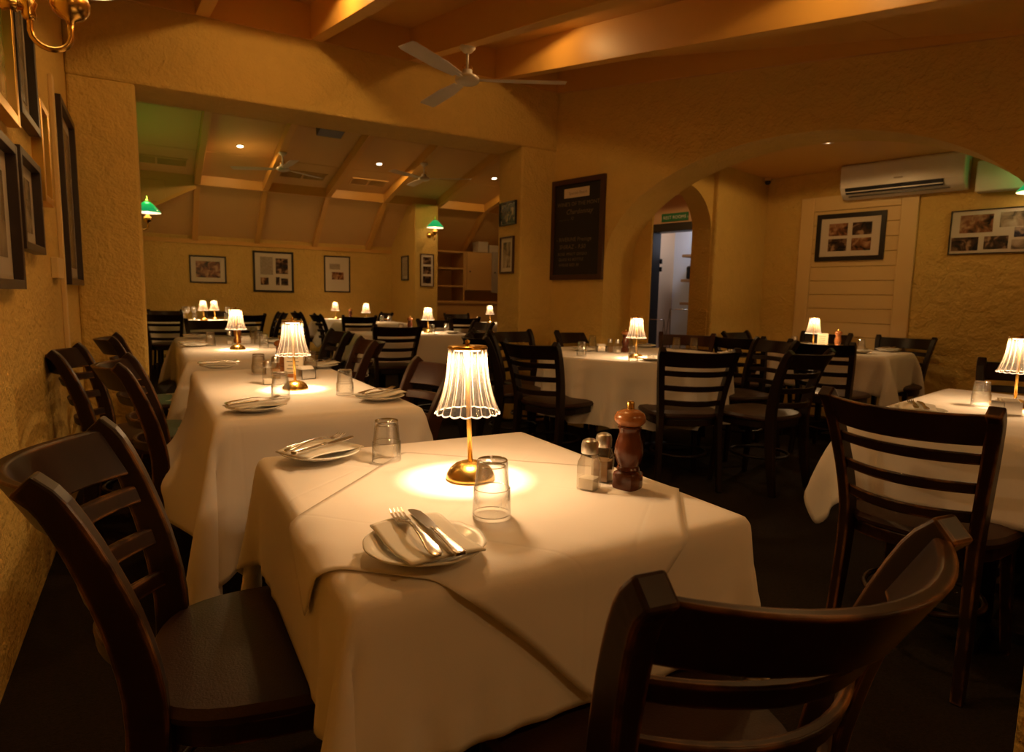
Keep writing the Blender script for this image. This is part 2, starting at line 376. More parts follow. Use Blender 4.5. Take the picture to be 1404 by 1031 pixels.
# ---- ceiling of the back room
ceil2 = struct('ceiling_back', MB(), None)
RXS = [.58, 1.49, 2.41, 3.33, 4.25, 5.16, 6.08]
YB0, YP = WBY+WBT, 10.2
def zlow(Y): return 2.64-(Y-10.2)*.72
for x in RXS:
    obj('rafter', slope_box(x, x+.08, YB0, YP, zback, 0, .14), 'ceiling_bounce_paint', ceil2, bevel=.004)
    obj('lower_rafter', slope_box(x, x+.08, YP, BY, zlow, 0, .12), 'ceiling_bounce_paint', ceil2, bevel=.004)
ed = [LX]+RXS+[6.85]
for i in range(len(ed)-1):
    for a, b in ((YB0, 6.9), (6.9, 8.2), (8.2, 9.3), (9.3, 10.2)):
        obj('panel', slope_box(ed[i]+.003, ed[i+1]-.003, a+.005, b-.005, zback, .125, .15), 'panel_paint', ceil2)
    obj('lower_panel', slope_box(ed[i], ed[i+1], YP, BY, zlow, .10, .125), 'panel_paint', ceil2)
    if i > 0: obj('purlin', MB().box((ed[i]+.0, YP-.05, 2.64), (ed[i+1], YP+.03, 2.86)), 'ceiling_bounce_paint', ceil2, bevel=.004)
obj('cornice', MB().box((LX, BY-.03, 1.90), (3.83, BY, 1.96)), 'ceiling_bounce_paint', ceil2)
# gusset wall in the leftmost bay, with an access panel
gz = [(LX, 2.06), (-.06, 2.26), (.585, 2.62), (.585, 2.86), (LX, 2.86)]
obj('gusset_wall', MB().add([(x, 10.17, z) for x, z in gz]+[(x, 10.2, z) for x, z in gz], [(0,1,2,3,4),(9,8,7,6,5)]+[(i, (i+1) % 5, 5+(i+1) % 5, 5+i) for i in range(5)]), 'panel_paint', ceil2)
obj('access_panel', MB().box((-.30, 10.15, 2.36), (.22, 10.17, 2.66)), 'panel_paint', ceil2, bevel=.006)
obj('gusset_trim', MB().add([(-.41, 10.14, 2.02), (.60, 10.14, 2.585), (.60, 10.14, 2.635), (-.41, 10.14, 2.07), (-.41, 10.2, 2.02), (.60, 10.2, 2.585), (.60, 10.2, 2.635), (-.41, 10.2, 2.07)], [(0,1,2,3),(7,6,5,4),(0,4,5,1),(2,6,7,3)]), 'ceiling_bounce_paint', ceil2)
# pillar with the sconce and the return wall behind it
struct('wall_back_pillar', MB().box((3.81, 10.0, 0), (4.22, BY, 2.66)), 'wall_plaster', bevel=.015)
struct('baseboard_left_pier', MB().box((LX, WBY-.02, 0), (-.02, WBY, .12)), 'brown_wood')
# boarded panel on the side-room wall
tr = struct('trim_1', MB(), None)
mb = MB()
for a, b in (((1.22, 2.32, 0), (1.35, 2.35, 2.19)), ((2.12, 2.32, 0), (2.26, 2.35, 2.19)), ((1.35, 2.32, 2.05), (2.12, 2.35, 2.19))): obj('architrave', rbox(MB(), a, b), 'cream_trim', tr, bevel=.006)
for k in range(15):
    obj('plank', rbox(MB(), (1.35, 2.333, .02+k*.1355), (2.12, 2.35, .02+k*.1355+.131)), 'cream_trim', tr, bevel=.004)
tr2 = struct('trim_2', MB(), None)
obj('conduit_strip', MB().box((LX, 4.02, .6), (LX+.022, 4.07, 2.2)), 'cream_trim', tr2, bevel=.004)

# ------------------------------------------------------------------ lamps fixed to the building
def downlight_maker(r):
    obj('trim_ring', MB().lathe([(.036, .0), (.048, -.004), (.052, .0), (.052, .006), (.036, .006)], 28, cap=False), 'white_plastic', r, True)
    obj('lens', MB().lathe([(.0, .002), (.037, .002)], 28, cap=False), 'downlight_lens', r)
def downlight(loc, label, power=None, slope=0., size=172, blend=.12):
    r = spawn('dl', downlight_maker, 'downlight', label, 'downlight', loc, 0, 'ceiling downlights')
    r.rotation_euler = (math.atan(slope), 0, 0)
    light('downlight_bulb', 'SPOT', (loc[0], loc[1], loc[2]-.03), power or P_DOWN, WARM, None, spot_size=math.radians(size), spot_blend=blend, shadow_soft_size=.04).parent = None
    l = bpy.data.objects[-1] if False else None
    return r
def dl_front(x, y, label, p=None): return downlight((x, y, zbeam(y)+.228), label, p, .199, 180, .03)
dl_front(.80, 3.75, 'small round downlight between beams above the long middle table, near opening', 17)
dl_front(.80, 1.75, 'small round downlight between beams above the nearest table', 24)
dl_front(2.22, 3.85, 'small round downlight between beams near the chalkboard wall', 6)
dl_front(2.22, 1.75, 'small round downlight between beams right of the nearest table', 5)
dl_front(.80, -.55, 'added fill downlight between beams behind the viewpoint, on the left', 10)  # unseen fill, added to brighten the nearest table's front and chair back
dl_front(2.22, -.55, 'added fill downlight between beams behind the viewpoint, on the right', 9)  # second unseen fill lamp, added for light from behind the camera
for x, w in ((1.06, 'left'), (2.89, 'middle'), (4.74, 'right')):
    downlight((x, 9.0, zback(9.0)+.118), 'lit round downlight in the back room ceiling, %s of three in a row' % w, 17, -.2)
downlight(tuple(Rw(1.9, 1.15, 2.425)), 'round downlight in side room ceiling in front of air conditioner', 12)
downlight(tuple(Rw(4.4, 1.15, 2.425)), 'round downlight in side room ceiling beyond the right edge of the arch', 12)
downlight(tuple(Rw(-.3, 1.6, 2.425)), 'round downlight above the passage to the rest room door', 9)
light('rest_room_light', 'AREA', Rw(-.2, 2.95, 2.40), 9, (.72, .82, 1.0), None, shape='RECTANGLE', size=.6, size_y=.3)

def sconce_maker(r):
    # local: wall plane at y=0, sconce reaches to -y
    obj('wall_plate', MB().lathe([(0, 0), (.045, 0), (.05, .008), (.03, .02), (0, .024)], 20), 'brass', r, True).rotation_euler = (math.pi/2, 0, 0)
    obj('arm', MB().tube([(0, -.02, 0), (0, -.16, 0)], .011, 10), 'brass', r, True)
    obj('collar', MB().lathe([(.011, -.02), (.018, -.015), (.013, 0), (.018, .015), (.011, .02)], 14), 'brass', r, True, loc=(0, -.125, 0)).rotation_euler = (math.pi/2, 0, 0)
    obj('finial', MB().lathe([(.012, -.03), (.017, -.02), (.014, -.005), (.02, .01), (.012, .022), (.018, .034), (.009, .044), (.006, .058), (0, .064)], 16), 'brass', r, True, loc=(0, -.165, .0))
    pts = [(0, -.165, -.02)]+[(0, -.225-.06*math.cos(t)*-1*-1, -.085-.05*math.sin(t)) for t in [0]]
    pts = [(0, -.165, -.015), (0, -.166, -.035)]+[(0, -.209+.044*math.cos(a), -.052-.042*math.sin(a)) for a in np.linspace(.1, math.pi-.1, 10)]+[(0, -.253, -.04), (0, -.253, .0)]
    obj('scroll_tube', MB().tube(pts, .0075, 10), 'brass', r, True)
    obj('cup', MB().lathe([(.008, 0), (.012, .008), (.03, .016), (.044, .035), (.047, .055), (.04, .072), (.022, .085), (.02, .10), (0, .105)], 22), 'brass', r, True, loc=(0, -.253, -.022))
    obj('bulb', MB().lathe([(.012, 0), (.022, .02), (.03, .045), (.022, .07), (0, .08)], 16), 'bulb_glow', r, True, loc=(0, -.253, .09))
    sh = obj('shade', MB().lathe([(.14, .10), (.135, .115), (.105, .15), (.065, .195), (.04, .215), (.03, .22)], 32, cap=False), 'green_glass', r, True, loc=(0, -.253, .0))
    obj('shade_lining', MB().lathe([(.138, .099), (.132, .112), (.102, .147), (.062, .192), (.037, .212)], 32, cap=False), 'white_opal', sh, True)
    obj('shade_holder', MB().lathe([(.03, .215), (.034, .225), (.02, .24), (.006, .25), (.005, .28), (0, .285)], 16), 'brass', r, True, loc=(0, -.253, 0))
def sconce(loc, rz, label, p=None, col=LAMPC, gr=.10):
    r = spawn('sconce', sconce_maker, 'wall_sconce', label, 'wall lamp', loc, rz, 'green shaded brass wall lamps')
    off = Matrix.Rotation(rz, 4, 'Z') @ Vector((0, -.253, .105))
    light('sconce_bulb', 'POINT', Vector(loc)+off, p or P_SCONCE, col, None, shadow_soft_size=.02)
    up = Matrix.Rotation(rz, 4, 'Z') @ Vector((0, -.253, .262))
    light('sconce_green_glow', 'POINT', Vector(loc)+up+Vector((0, 0, .05)), (p or P_SCONCE)*gr, (.25, 1, .18), None, shadow_soft_size=.05)
    return r
sconce((LX, 2.12, 1.85), math.pi/2, 'polished brass scroll wall lamp above the framed pictures on left wall')
struct('wall_left_pilaster', MB().box((LX, 8.36, 0), (LX+.15, 8.64, 3.1)), 'wall_plaster', bevel=.01)
sconce((LX+.15, 8.5, 1.93), math.pi/2, 'green shaded wall lamp in back room peeking past left pier', gr=.9)
sconce((4.06, 10.0, 2.16), 0, 'green glass shaded brass wall lamp above triple photo frame on pillar', gr=.05)
p = Rw(3.12, 2.35, 1.93); sconce((p.x, p.y, p.z), RZR, 'green shaded wall lamp beside the pale photo collage right of air conditioner', p=7)

# ------------------------------------------------------------------ chair
def lerp(a, b, t): return a+(b-a)*t
POST = [(.188, -.245, 0), (.182, -.212, .22), (.178, -.196, .45), (.188, -.212, .59), (.203, -.248, .72), (.216, -.290, .825), (.220, -.324, .866)]
def post_at(z):
    for a, b in zip(POST[:-1], POST[1:]):
        if a[2] <= z <= b[2]:
            t = (z-a[2])/(b[2]-a[2]); return lerp(a[0], b[0], t), lerp(a[1], b[1], t)
    return POST[-1][0], POST[-1][1]
def smooth_path(P, n):
    # Catmull-Rom
    out = []
    Q = [Vector(p) for p in P]; Q = [Q[0]*2-Q[1]]+Q+[Q[-1]*2-Q[-2]]
    for i in range(1, len(Q)-2):
        for k in range(n):
            t = k/n; a, b, c, d = Q[i-1], Q[i], Q[i+1], Q[i+2]
            out.append(.5*((2*b)+(c-a)*t+(2*a-5*b+4*c-d)*t*t+(3*b-3*c+d-a)*t**3))
    out.append(Q[-2]); return out
def chair_maker(r, wood='dark_wood'):
    for s in (-1, 1):
        pth = smooth_path([(s*x, y, z) for x, y, z in POST], 3); rings = []
        for i, p in enumerate(pth):
            t = (pth[min(i+1, len(pth)-1)]-pth[max(i-1, 0)]).normalized(); nrm = Vector((1, 0, 0)).cross(t).normalized()
            k = p.z/.868; hw = .0150+.005*k*k; hd = .020+.010*math.sin(math.pi*min(1, k*1.15)) if k < .86 else .024-.004*(k-.86)/.14
            hd = .019+.012*math.sin(math.pi*min(1., k))
            rings.append([p+Vector((hw, 0, 0))*a+nrm*hd*b for a, b in ((-1, -1), (1, -1), (1, 1), (-1, 1))])
        obj('back_post', MB().sweep(rings), wood, r, bevel=.005)
        fp = [(s*.165, .165, .43), (s*.175, .178, .22), (s*.186, .198, 0)]; rings = []
        for i, (x, y, z) in enumerate(fp):
            h = .019-.003*i; rings.append([Vector((x-h, y-h, z)), Vector((x+h, y-h, z)), Vector((x+h, y+h, z)), Vector((x-h, y+h, z))])
        obj('leg', MB().sweep(rings), wood, r, bevel=.004)
    def rail(name, z0, z1, th, bulge, dip=0.):
        n = 14; rings = []
        for i in range(n+1):
            t = -1+2*i/n; ring = []
            for z, o in ((z0, -1), (z0, 1), (z1, 1), (z1, -1)):
                w, y = post_at(z); w -= .008
                zz = z - (dip*(1-t*t) if z == z1 else 0)
                ring.append(Vector((t*w, y-bulge*(1-t*t)+o*th/2, zz)))
            rings.append(ring)
        return obj(name, MB().sweep(rings), wood, r, smooth='auto', bevel=.004)
    rail('top_rail', .762, .855, .022, .095, .004)
    for z in (.704, .615, .526): rail('slat', z, z+.034, .017, .080)
    # seat frame + padded seat
    def outline(w, d, n=36, e=.62):
        pts = []
        for k in range(n):
            a = 2*math.pi*k/n; c, s = math.cos(a), math.sin(a)
            x = w*math.copysign(abs(c)**e, c); y = d*math.copysign(abs(s)**e, s)
            x *= 1+.06*(y/d) ; pts.append((x, y))
        return pts
    fr = outline(.212, .208); obj('seat_frame', MB().prism(fr, .395, .437), wood, r, bevel=.004)
    rings = []
    for w, d, z in ((.214, .210, .436), (.228, .224, .444), (.231, .227, .456), (.222, .218, .470), (.18, .178, .479), (.09, .088, .483), (.02, .02, .484)):
        rings.append([Vector((x, y+.004, z)) for x, y in outline(w, d)])
    obj('seat', MB().sweep(rings), 'leather', r, smooth='auto')
    obj('stretcher_ring', MB().tube([(.166*math.cos(a), -.02+.175*math.sin(a), .205) for a in np.linspace(0, 2*math.pi, 33)[:-1]], .0095, 8, True), wood, r, True)
def chair(bx, by, az, label, kind='dark_wood', s=1.0):
    a = math.radians(az); d = Vector((math.sin(a), math.cos(a), 0)); c = Vector((bx, by, 0))+d*.305
    return spawn('chair_'+kind, lambda r: chair_maker(r, kind), 'dining_chair', label, 'chair', c, -a, 'ladder back dining chairs')
def Rchair(u, n, az, label, kind='dark_wood_plain'):
    p = Rw(u, n); return chair(p.x, p.y, az, label, kind)
FN, BN, FU = 77, -103, 167
chair(-.12, 1.275, 97, 'worn dark ladder-back chair with brown leather seat, nearest on the left')
chair(.615, .41, 5.5, 'worn dark chair closest to the camera, its curved top rail in the foreground')
chair(-.10, 2.85, 92, 'dark chair at left of the second table, its seat edge under the bulging cloth')
chair(-.345, 3.50, 97, 'dark ladder-back chair standing against left wall below the frames')
chair(-.20, 4.42, 90, 'dark chair at left of the third table in front of the plaster pier')
chair(.98, 2.36, -88, 'brown chair right of the second table, half behind the nearest lamp', 'brown_wood')
chair(1.14, 3.82, -84, 'brown chair with pale napkin seen through its back, right of second table', 'brown_wood')
chair(1.22, 4.8, -92, 'dark chair at right side of the third table by the opening', 'dark_wood_plain')
chair(.50, 7.05, 180, 'dark chair at the far end of the third table behind its lamp', 'dark_wood_plain')
chair(.10, 9.0, 14, 'dark chair seen from behind in the far left corner beside the pier', 'dark_wood_plain')
chair(1.08, 8.95, -8, 'dark chair seen from behind at the far left table, right of the lamps', 'dark_wood_plain')
chair(.92, 10.78, 176, 'dark chair against the far wall under the landscape photograph', 'dark_wood_plain')
chair(.16, 10.72, 168, 'dark chair in the far left corner behind the cloth covered table', 'dark_wood_plain')
chair(1.66, 9.95, -90, 'dark chair seen side-on below the square frame, left one of three', 'dark_wood_plain')
chair(1.98, 10.3, 90, 'dark chair seen side-on below the square frame, middle one of three', 'dark_wood_plain')
chair(2.03, 9.15, 92, 'dark chair seen side-on below the square frame, right one of three', 'dark_wood_plain')
chair(2.42, 8.42, 2, 'dark chair seen from behind at back-room table, left of a larger chair back', 'dark_wood_plain')
chair(1.99, 5.66, 2, 'dark chair with four rungs seen from behind at the middle back-room table', 'dark_wood_plain')
chair(3.40, 10.25, -95, 'small dark chair in far corner under the narrow frame', 'dark_wood_plain')
chair(3.28, 6.45, -92, 'dark chair at right end of the middle back-room table', 'dark_wood_plain')
chair(2.98, 7.15, 178, 'dark chair on far side of the middle back-room table below the pillar', 'dark_wood_plain')
chair(3.80, 8.05, 8, 'dark chair in front of the hutch, seen from behind', 'dark_wood_plain')
chair(4.55, 9.95, 182, 'dark chair in front of the hutch, facing the room', 'dark_wood_plain')
chair(2.30, 4.72, -62, 'dark chair standing in the opening left of the round table chairs', 'dark_wood_plain')
chair(2.02, 4.05, 100, 'dark chair seen side-on left of the round table', 'dark_wood_plain')
chair(2.06, 3.40, 72, 'dark chair seen from behind at the left of the round table', 'dark_wood_plain')
chair(2.72, 2.60, 26, 'dark chair seen from behind in front of the round table', 'dark_wood_plain')
chair(3.32, 2.32, -6, 'dark chair turned sideways right of the round table, ring stretcher showing', 'dark_wood_plain')
chair(4.08, 3.15, -76, 'dark chair at right edge of the round table under the arch', 'dark_wood_plain')
chair(3.20, 4.44, 188, 'dark chair behind the round table below the chalkboard', 'dark_wood_plain')
chair(2.62, 4.63, 168, 'small looking dark chair behind the round table near the plain pier', 'dark_wood_plain')
chair(3.97, 3.95, -128, 'brown chair behind the round table in front of the rest room doorway', 'brown_wood')
Rchair(1.08, 1.42, FU, 'dark chair at left end of side room table beside the plaster pillar')
Rchair(1.50, .66, FN, 'dark chair at side room table, seen from behind left of its lamp')
Rchair(2.20, .56, FN, 'dark chair at side room table, seen from behind under its lamp')
Rchair(1.62, 2.16, BN, 'dark chair behind the side room table under the four-photo frame')
Rchair(2.30, 2.16, BN, 'dark chair behind the side room table against the rough wall')
chair(1.88, 1.0, 82, 'large dark chair on the right seen from behind, facing the right-edge table', 'dark_wood')
Rchair(3.52, -.16, BN, 'dark chair cut off by right edge beyond the right-edge lamp')

# ------------------------------------------------------------------ tables and cloths
def drape(x0, x1, y0, y1, top, cx0, cx1, cy0, cy1, res, boxes, steps=110, iters=7, rot=0., rc=None, seed=0, roundr=None, eps=.006):
    """position based cloth: flat grid over [cx0,cx1]x[cy0,cy1] (rotated about rc), pinned where it lies on the table"""
    nx = max(6, int(round((cx1-cx0)/res))); ny = max(6, int(round((cy1-cy0)/res)))
    def lines(c0, a, b, c1):
        if rot: return np.linspace(c0, c1, max(6, int(round((c1-c0)/res)))+1)
        k0, k1, k2 = (max(3, int(round(d/res))) for d in (a-c0, b-a, c1-b))
        return np.concatenate([np.linspace(c0, a, k0+1)[:-1], np.linspace(a, b, k1+1)[:-1], np.linspace(b, c1, k2+1)])
    lx_, ly_ = lines(cx0, x0, x1, cx1), lines(cy0, y0, y1, cy1); nx, ny = len(lx_)-1, len(ly_)-1
    gx, gy = np.meshgrid(lx_, ly_, indexing='ij')
    if roundr:   # shorten the overhang at the corners so that the hem is rounded
        qx = np.where(gx < x0, (gx-x0)/(x0-cx0), np.where(gx > x1, (gx-x1)/(cx1-x1), 0)); qy = np.where(gy < y0, (gy-y0)/(y0-cy0), np.where(gy > y1, (gy-y1)/(cy1-y1), 0))
        fx, fy = np.sqrt(1-roundr*qy*qy/2), np.sqrt(1-roundr*qx*qx/2)
        gx = np.where(gx < x0, x0+(gx-x0)*fx, np.where(gx > x1, x1+(gx-x1)*fx, gx)); gy = np.where(gy < y0, y0+(gy-y0)*fy, np.where(gy > y1, y1+(gy-y1)*fy, gy))
    if rot:
        c, s = math.cos(rot), math.sin(rot); dx, dy = gx-rc[0], gy-rc[1]; gx, gy = rc[0]+c*dx-s*dy, rc[1]+s*dx+c*dy
    R0 = np.stack([gx, gy, np.full_like(gx, top)], -1)
    ins = .004 if rot else -.0005
    pin = (gx > x0+ins) & (gx < x1-ins) & (gy > y0+ins) & (gy < y1-ins)
    ox = np.maximum(np.maximum(x0-gx, gx-x1), 0); oy = np.maximum(np.maximum(y0-gy, gy-y1), 0); dist = np.hypot(ox, oy)
    X = R0.copy(); X[..., 2] -= dist*.35; rg = np.random.default_rng(seed)
    X += rg.normal(0, .002, X.shape)*(~pin)[..., None]
    V = np.zeros_like(X); w = (~pin).astype(float)[..., None]
    cons = []
    def grp(di, dj, st, par):
        I, J = np.meshgrid(np.arange(nx+1), np.arange(ny+1), indexing='ij')
        m = (I+di <= nx) & (J+dj >= 0) & (J+dj <= ny)
        key = (I//max(1, di)) % 2 if di else (J//max(1, abs(dj))) % 2
        m &= key == par
        a = (I[m], J[m]); b = (I[m]+di, J[m]+dj)
        L = np.linalg.norm(R0[a]-R0[b], axis=-1); cons.append((a, b, L[:, None], st, w[a], w[b]))
    for par in (0, 1):
        grp(1, 0, 1., par); grp(0, 1, 1., par); grp(1, 1, .35, par); grp(1, -1, .35, par); grp(2, 0, .10, par); grp(0, 2, .10, par)
    bx = [(x0, x1, y0, y1, -1, top-.002)]+list(boxes)
    dt = 1/45.
    for st in range(steps):
        V[..., 2] -= 9.8*dt*w[..., 0]; V *= .93
        Pn = X+V*dt*w
        for it in range(iters):
            for a, b, L, k, wa, wb in cons:
                d = Pn[a]-Pn[b]; l = np.linalg.norm(d, axis=-1, keepdims=True)+1e-9; ws = wa+wb+1e-9
                c = d*((l-L)/l*k/ws); Pn[a] -= wa*c; Pn[b] += wb*c
        for (a0, a1, b0, b1, c0, c1) in bx:
            x, y, z = Pn[..., 0], Pn[..., 1], Pn[..., 2]
            pen = np.stack([x-(a0-eps), (a1+eps)-x, y-(b0-eps), (b1+eps)-y, (c1+eps)-z], -1)
            ins_ = (pen > 0).all(-1) & (z > c0) & ~pin
            if ins_.any():
                k = pen.argmin(-1); q = pen.min(-1)
                for ax, sg, kk in ((0, -1, 0), (0, 1, 1), (1, -1, 2), (1, 1, 3), (2, 1, 4)):
                    mm = ins_ & (k == kk); Pn[..., ax][mm] += sg*q[mm]
        V = (Pn-X)/dt; X = Pn
    return X, nx, ny
def grid_mesh(X, nx, ny, name):
    mb = MB(); mb.v = [tuple(p) for p in X.reshape(-1, 3)]
    mb.f = [(i*(ny+1)+j, (i+1)*(ny+1)+j, (i+1)*(ny+1)+j+1, i*(ny+1)+j+1) for i in range(nx) for j in range(ny)]
    me = bpy.data.meshes.new(name); me.from_pydata(mb.v, [], mb.f); me.update(); return me
def cloth_obj(name, X, nx, ny, label, group=None, th=.0015, cat='tablecloth'):
    o = obj(name, grid_mesh(X, nx, ny, name), 'white_cloth', None, True, sub=1)
    s = o.modifiers.new('thickness', 'SOLIDIFY'); s.thickness = th; s.offset = -1
    return tag(o, label, cat, group)
TOP = .744
def table_base(x0, x1, y0, y1, label, frame=False):
    cx, cy = (x0+x1)/2, (y0+y1)/2
    P_ = (lambda x, y, z=0: Rw(x, y, z)) if frame else (lambda x, y, z=0: Vector((x, y, z)))
    r = thing('dining_table', label, 'table', P_(cx, cy), RZR if frame else 0, 'cloth covered tables')
    hx, hy = (x1-x0)/2, (y1-y0)/2
    obj('tabletop', MB().box((-hx+.014, -hy+.014, TOP-.03), (hx-.014, hy-.014, TOP-.006)), 'brown_wood', r, bevel=.003)
    for k in ([-.5, .5] if max(hx, hy) > .5 else [0]):
        ox, oy = (k*hx, 0) if hx > hy else (0, k*hy)
        obj('pedestal', MB().tube([(ox, oy, .04), (ox, oy, TOP-.03)], .035, 12), 'black_plastic', r, True)
        obj('foot', MB().box((ox-.22, oy-.03, 0), (ox+.22, oy+.03, .04)).box((ox-.03, oy-.22, 0), (ox+.03, oy+.22, .04)), 'black_plastic', r)
    return r
def rect_table(x0, x1, y0, y1, drop, res, tl, cl, boxes=(), rnd=None, frame=False, seed=1, steps=110, dx=None, dl=None):
    table_base(x0, x1, y0, y1, tl, frame); dx = drop if dx is None else dx
    X, nx, ny = drape(x0, x1, y0, y1, TOP+.004, x0-(dl or dx), x1+dx, y0-drop, y1+drop, res, boxes, roundr=rnd, seed=seed, steps=steps)
    if frame:
        A = np.array([list(U3), list(N3), [0, 0, 1]]); X = X @ A+np.array(list(O3))
    cloth_obj('tablecloth', X, nx, ny, cl, 'white tablecloths'); return X, nx, ny
# nearest table and its diamond overlay
T1 = (.20, .93, .74, 1.56)
X1, n1x, n1y = rect_table(*T1, .225, .026, 'square wooden table hidden under the nearest white cloths', 'long white tablecloth hanging at the corners of the nearest table', boxes=[], seed=3, steps=150)
rot = math.radians(45+3.0); hd = .46/math.sqrt(2); oc = (.545, .985)
XO, nox, noy = drape(*T1, TOP+.0085, oc[0]-hd, oc[0]+hd, oc[1]-hd, oc[1]+hd, .024, [], rot=rot, rc=oc, seed=9, steps=120, eps=.016)
flat = X1.reshape(-1, 3); hang = flat[flat[:, 2] < TOP-.01]
for p in XO.reshape(-1, 3):
    if p[2] < TOP-.004:
        d2 = np.abs(hang[:, 2]-p[2])
        if p[1] < T1[2]:
            m = (np.abs(hang[:, 0]-p[0]) < .04) & (d2 < .04) & (hang[:, 1] < T1[2])
            if m.any(): p[1] = min(p[1], hang[m][:, 1].min()-.006)
        elif p[0] < T1[0]:
            m = (np.abs(hang[:, 1]-p[1]) < .04) & (d2 < .04) & (hang[:, 0] < T1[0])
            if m.any(): p[0] = min(p[0], hang[m][:, 0].min()-.006)
        elif p[0] > T1[1]:
            m = (np.abs(hang[:, 1]-p[1]) < .04) & (d2 < .04) & (hang[:, 0] > T1[1])
            if m.any(): p[0] = max(p[0], hang[m][:, 0].max()+.006)
cloth_obj('overlay_cloth', XO, nox, noy, 'white diamond-laid top cloth on the nearest table, one corner hanging in front', None)
rect_table(.15, .82, 2.05, 3.46, .40, .036, 'long table hidden under the second white cloth', 'white tablecloth on the second table, bulging over the chair seat at left', boxes=[(-.01, .42, 2.63, 3.07, .36, .475), (-.23, .20, 3.3, 3.74, .36, .475), (.46, .90, 2.14, 2.58, .36, .475)], rnd=.7, seed=4, dl=.47, steps=140)
rect_table(.15, .86, 3.95, 6.15, .34, .05, 'long table hidden under the third white cloth', 'white tablecloth on the third table running through the wide opening', boxes=[(-.12, .32, 4.2, 4.64, .36, .475), (.62, 1.04, 3.58, 4.04, .36, .475)], rnd=.2, seed=5, steps=80)
rect_table(-.05, 1.25, 9.5, 10.25, .33, .06, 'table hidden under the far left cloth', 'white tablecloth on the far left table below the landscape photograph', seed=6, steps=60)
rect_table(2.30, 3.10, 10.05, 10.75, .30, .06, 'small table hidden under a cloth in the far corner', 'white tablecloth on the small table against the far wall', seed=7, steps=60)
rect_table(2.35, 3.30, 8.80, 9.55, .32, .06, 'table hidden under cloth in the middle of the back room', 'white tablecloth on the back room table in front of the far corner table', seed=8, steps=60)
rect_table(1.78, 2.98, 6.02, 6.82, .30, .05, 'table hidden under cloth just beyond the opening', 'white tablecloth with diamond overlay just beyond the opening', seed=10, steps=70)
rect_table(4.0, 5.0, 8.6, 9.35, .30, .07, 'table hidden under cloth in front of the hutch', 'white tablecloth on the table in front of the hutch', seed=11, steps=60)
rect_table(1.50, 2.45, 1.22, 1.92, .30, .045, 'table hidden under cloth in the side room', 'white tablecloth with pointed corners in the side room', frame=True, seed=12, steps=80)
rect_table(3.25, 4.02, -1.86, -.62, .27, .045, 'long table hidden under the right-edge cloth', 'white tablecloth on the table at the right edge', frame=True, seed=13, steps=90, dx=.27)
# round table under the arch
RC = (3.12, 3.64); RR = .70
r = thing('round_table', 'round table hidden under a long white cloth beneath the arch', 'table', (RC[0], RC[1], 0), 0, 'cloth covered tables')
obj('tabletop', MB().lathe([(0, TOP-.03), (RR-.03, TOP-.03), (RR-.03, TOP-.004), (0, TOP-.004)], 48), 'brown_wood', r)
obj('pedestal', MB().tube([(0, 0, .04), (0, 0, TOP-.03)], .05, 12), 'black_plastic', r, True)
obj('foot', MB().box((-.35, -.035, 0), (.35, .035, .04)).box((-.035, -.35, 0), (.035, .35, .04)), 'black_plastic', r)
mb = MB(); seg = 144; rg = np.random.default_rng(4); ph = rg.uniform(0, 6.28, 6)
prof = [q_*.70/.748 for q_ in (0, .35, .6, .72, .735, .742, .748, .752, .757, .763, .77, .776)]
zz = [TOP+.004]*4+[TOP+.0035, TOP, TOP-.012, TOP-.07, TOP-.16, TOP-.27, TOP-.37, TOP-.43]
vs = []
for k in range(seg):
    a = 2*math.pi*k/seg; f = .75-1.25*abs(math.sin(7.5*a+ph[0]+.5*math.sin(3*a+ph[3])))**.7-.35*abs(math.sin(11*a+ph[1]+.6*math.sin(2*a)))
    for r_, z in zip(prof, zz):
        h = max(0., TOP-z)/.43; vs.append((r_*1.0*math.cos(a)*(1+.11*h**.9*(f+.25)), r_*math.sin(a)*(1+.11*h**.9*(f+.25)), z))
n = len(prof); fs = [(k*n+i, ((k+1) % seg)*n+i, ((k+1) % seg)*n+i+1, k*n+i+1) for k in range(seg) for i in range(n-1)]
rcl = tag(obj('round_tablecloth', MB().add(vs, fs), 'white_cloth', None, True, loc=(RC[0], RC[1], 0)), 'long round white tablecloth falling in soft folds beneath the arch', 'tablecloth')

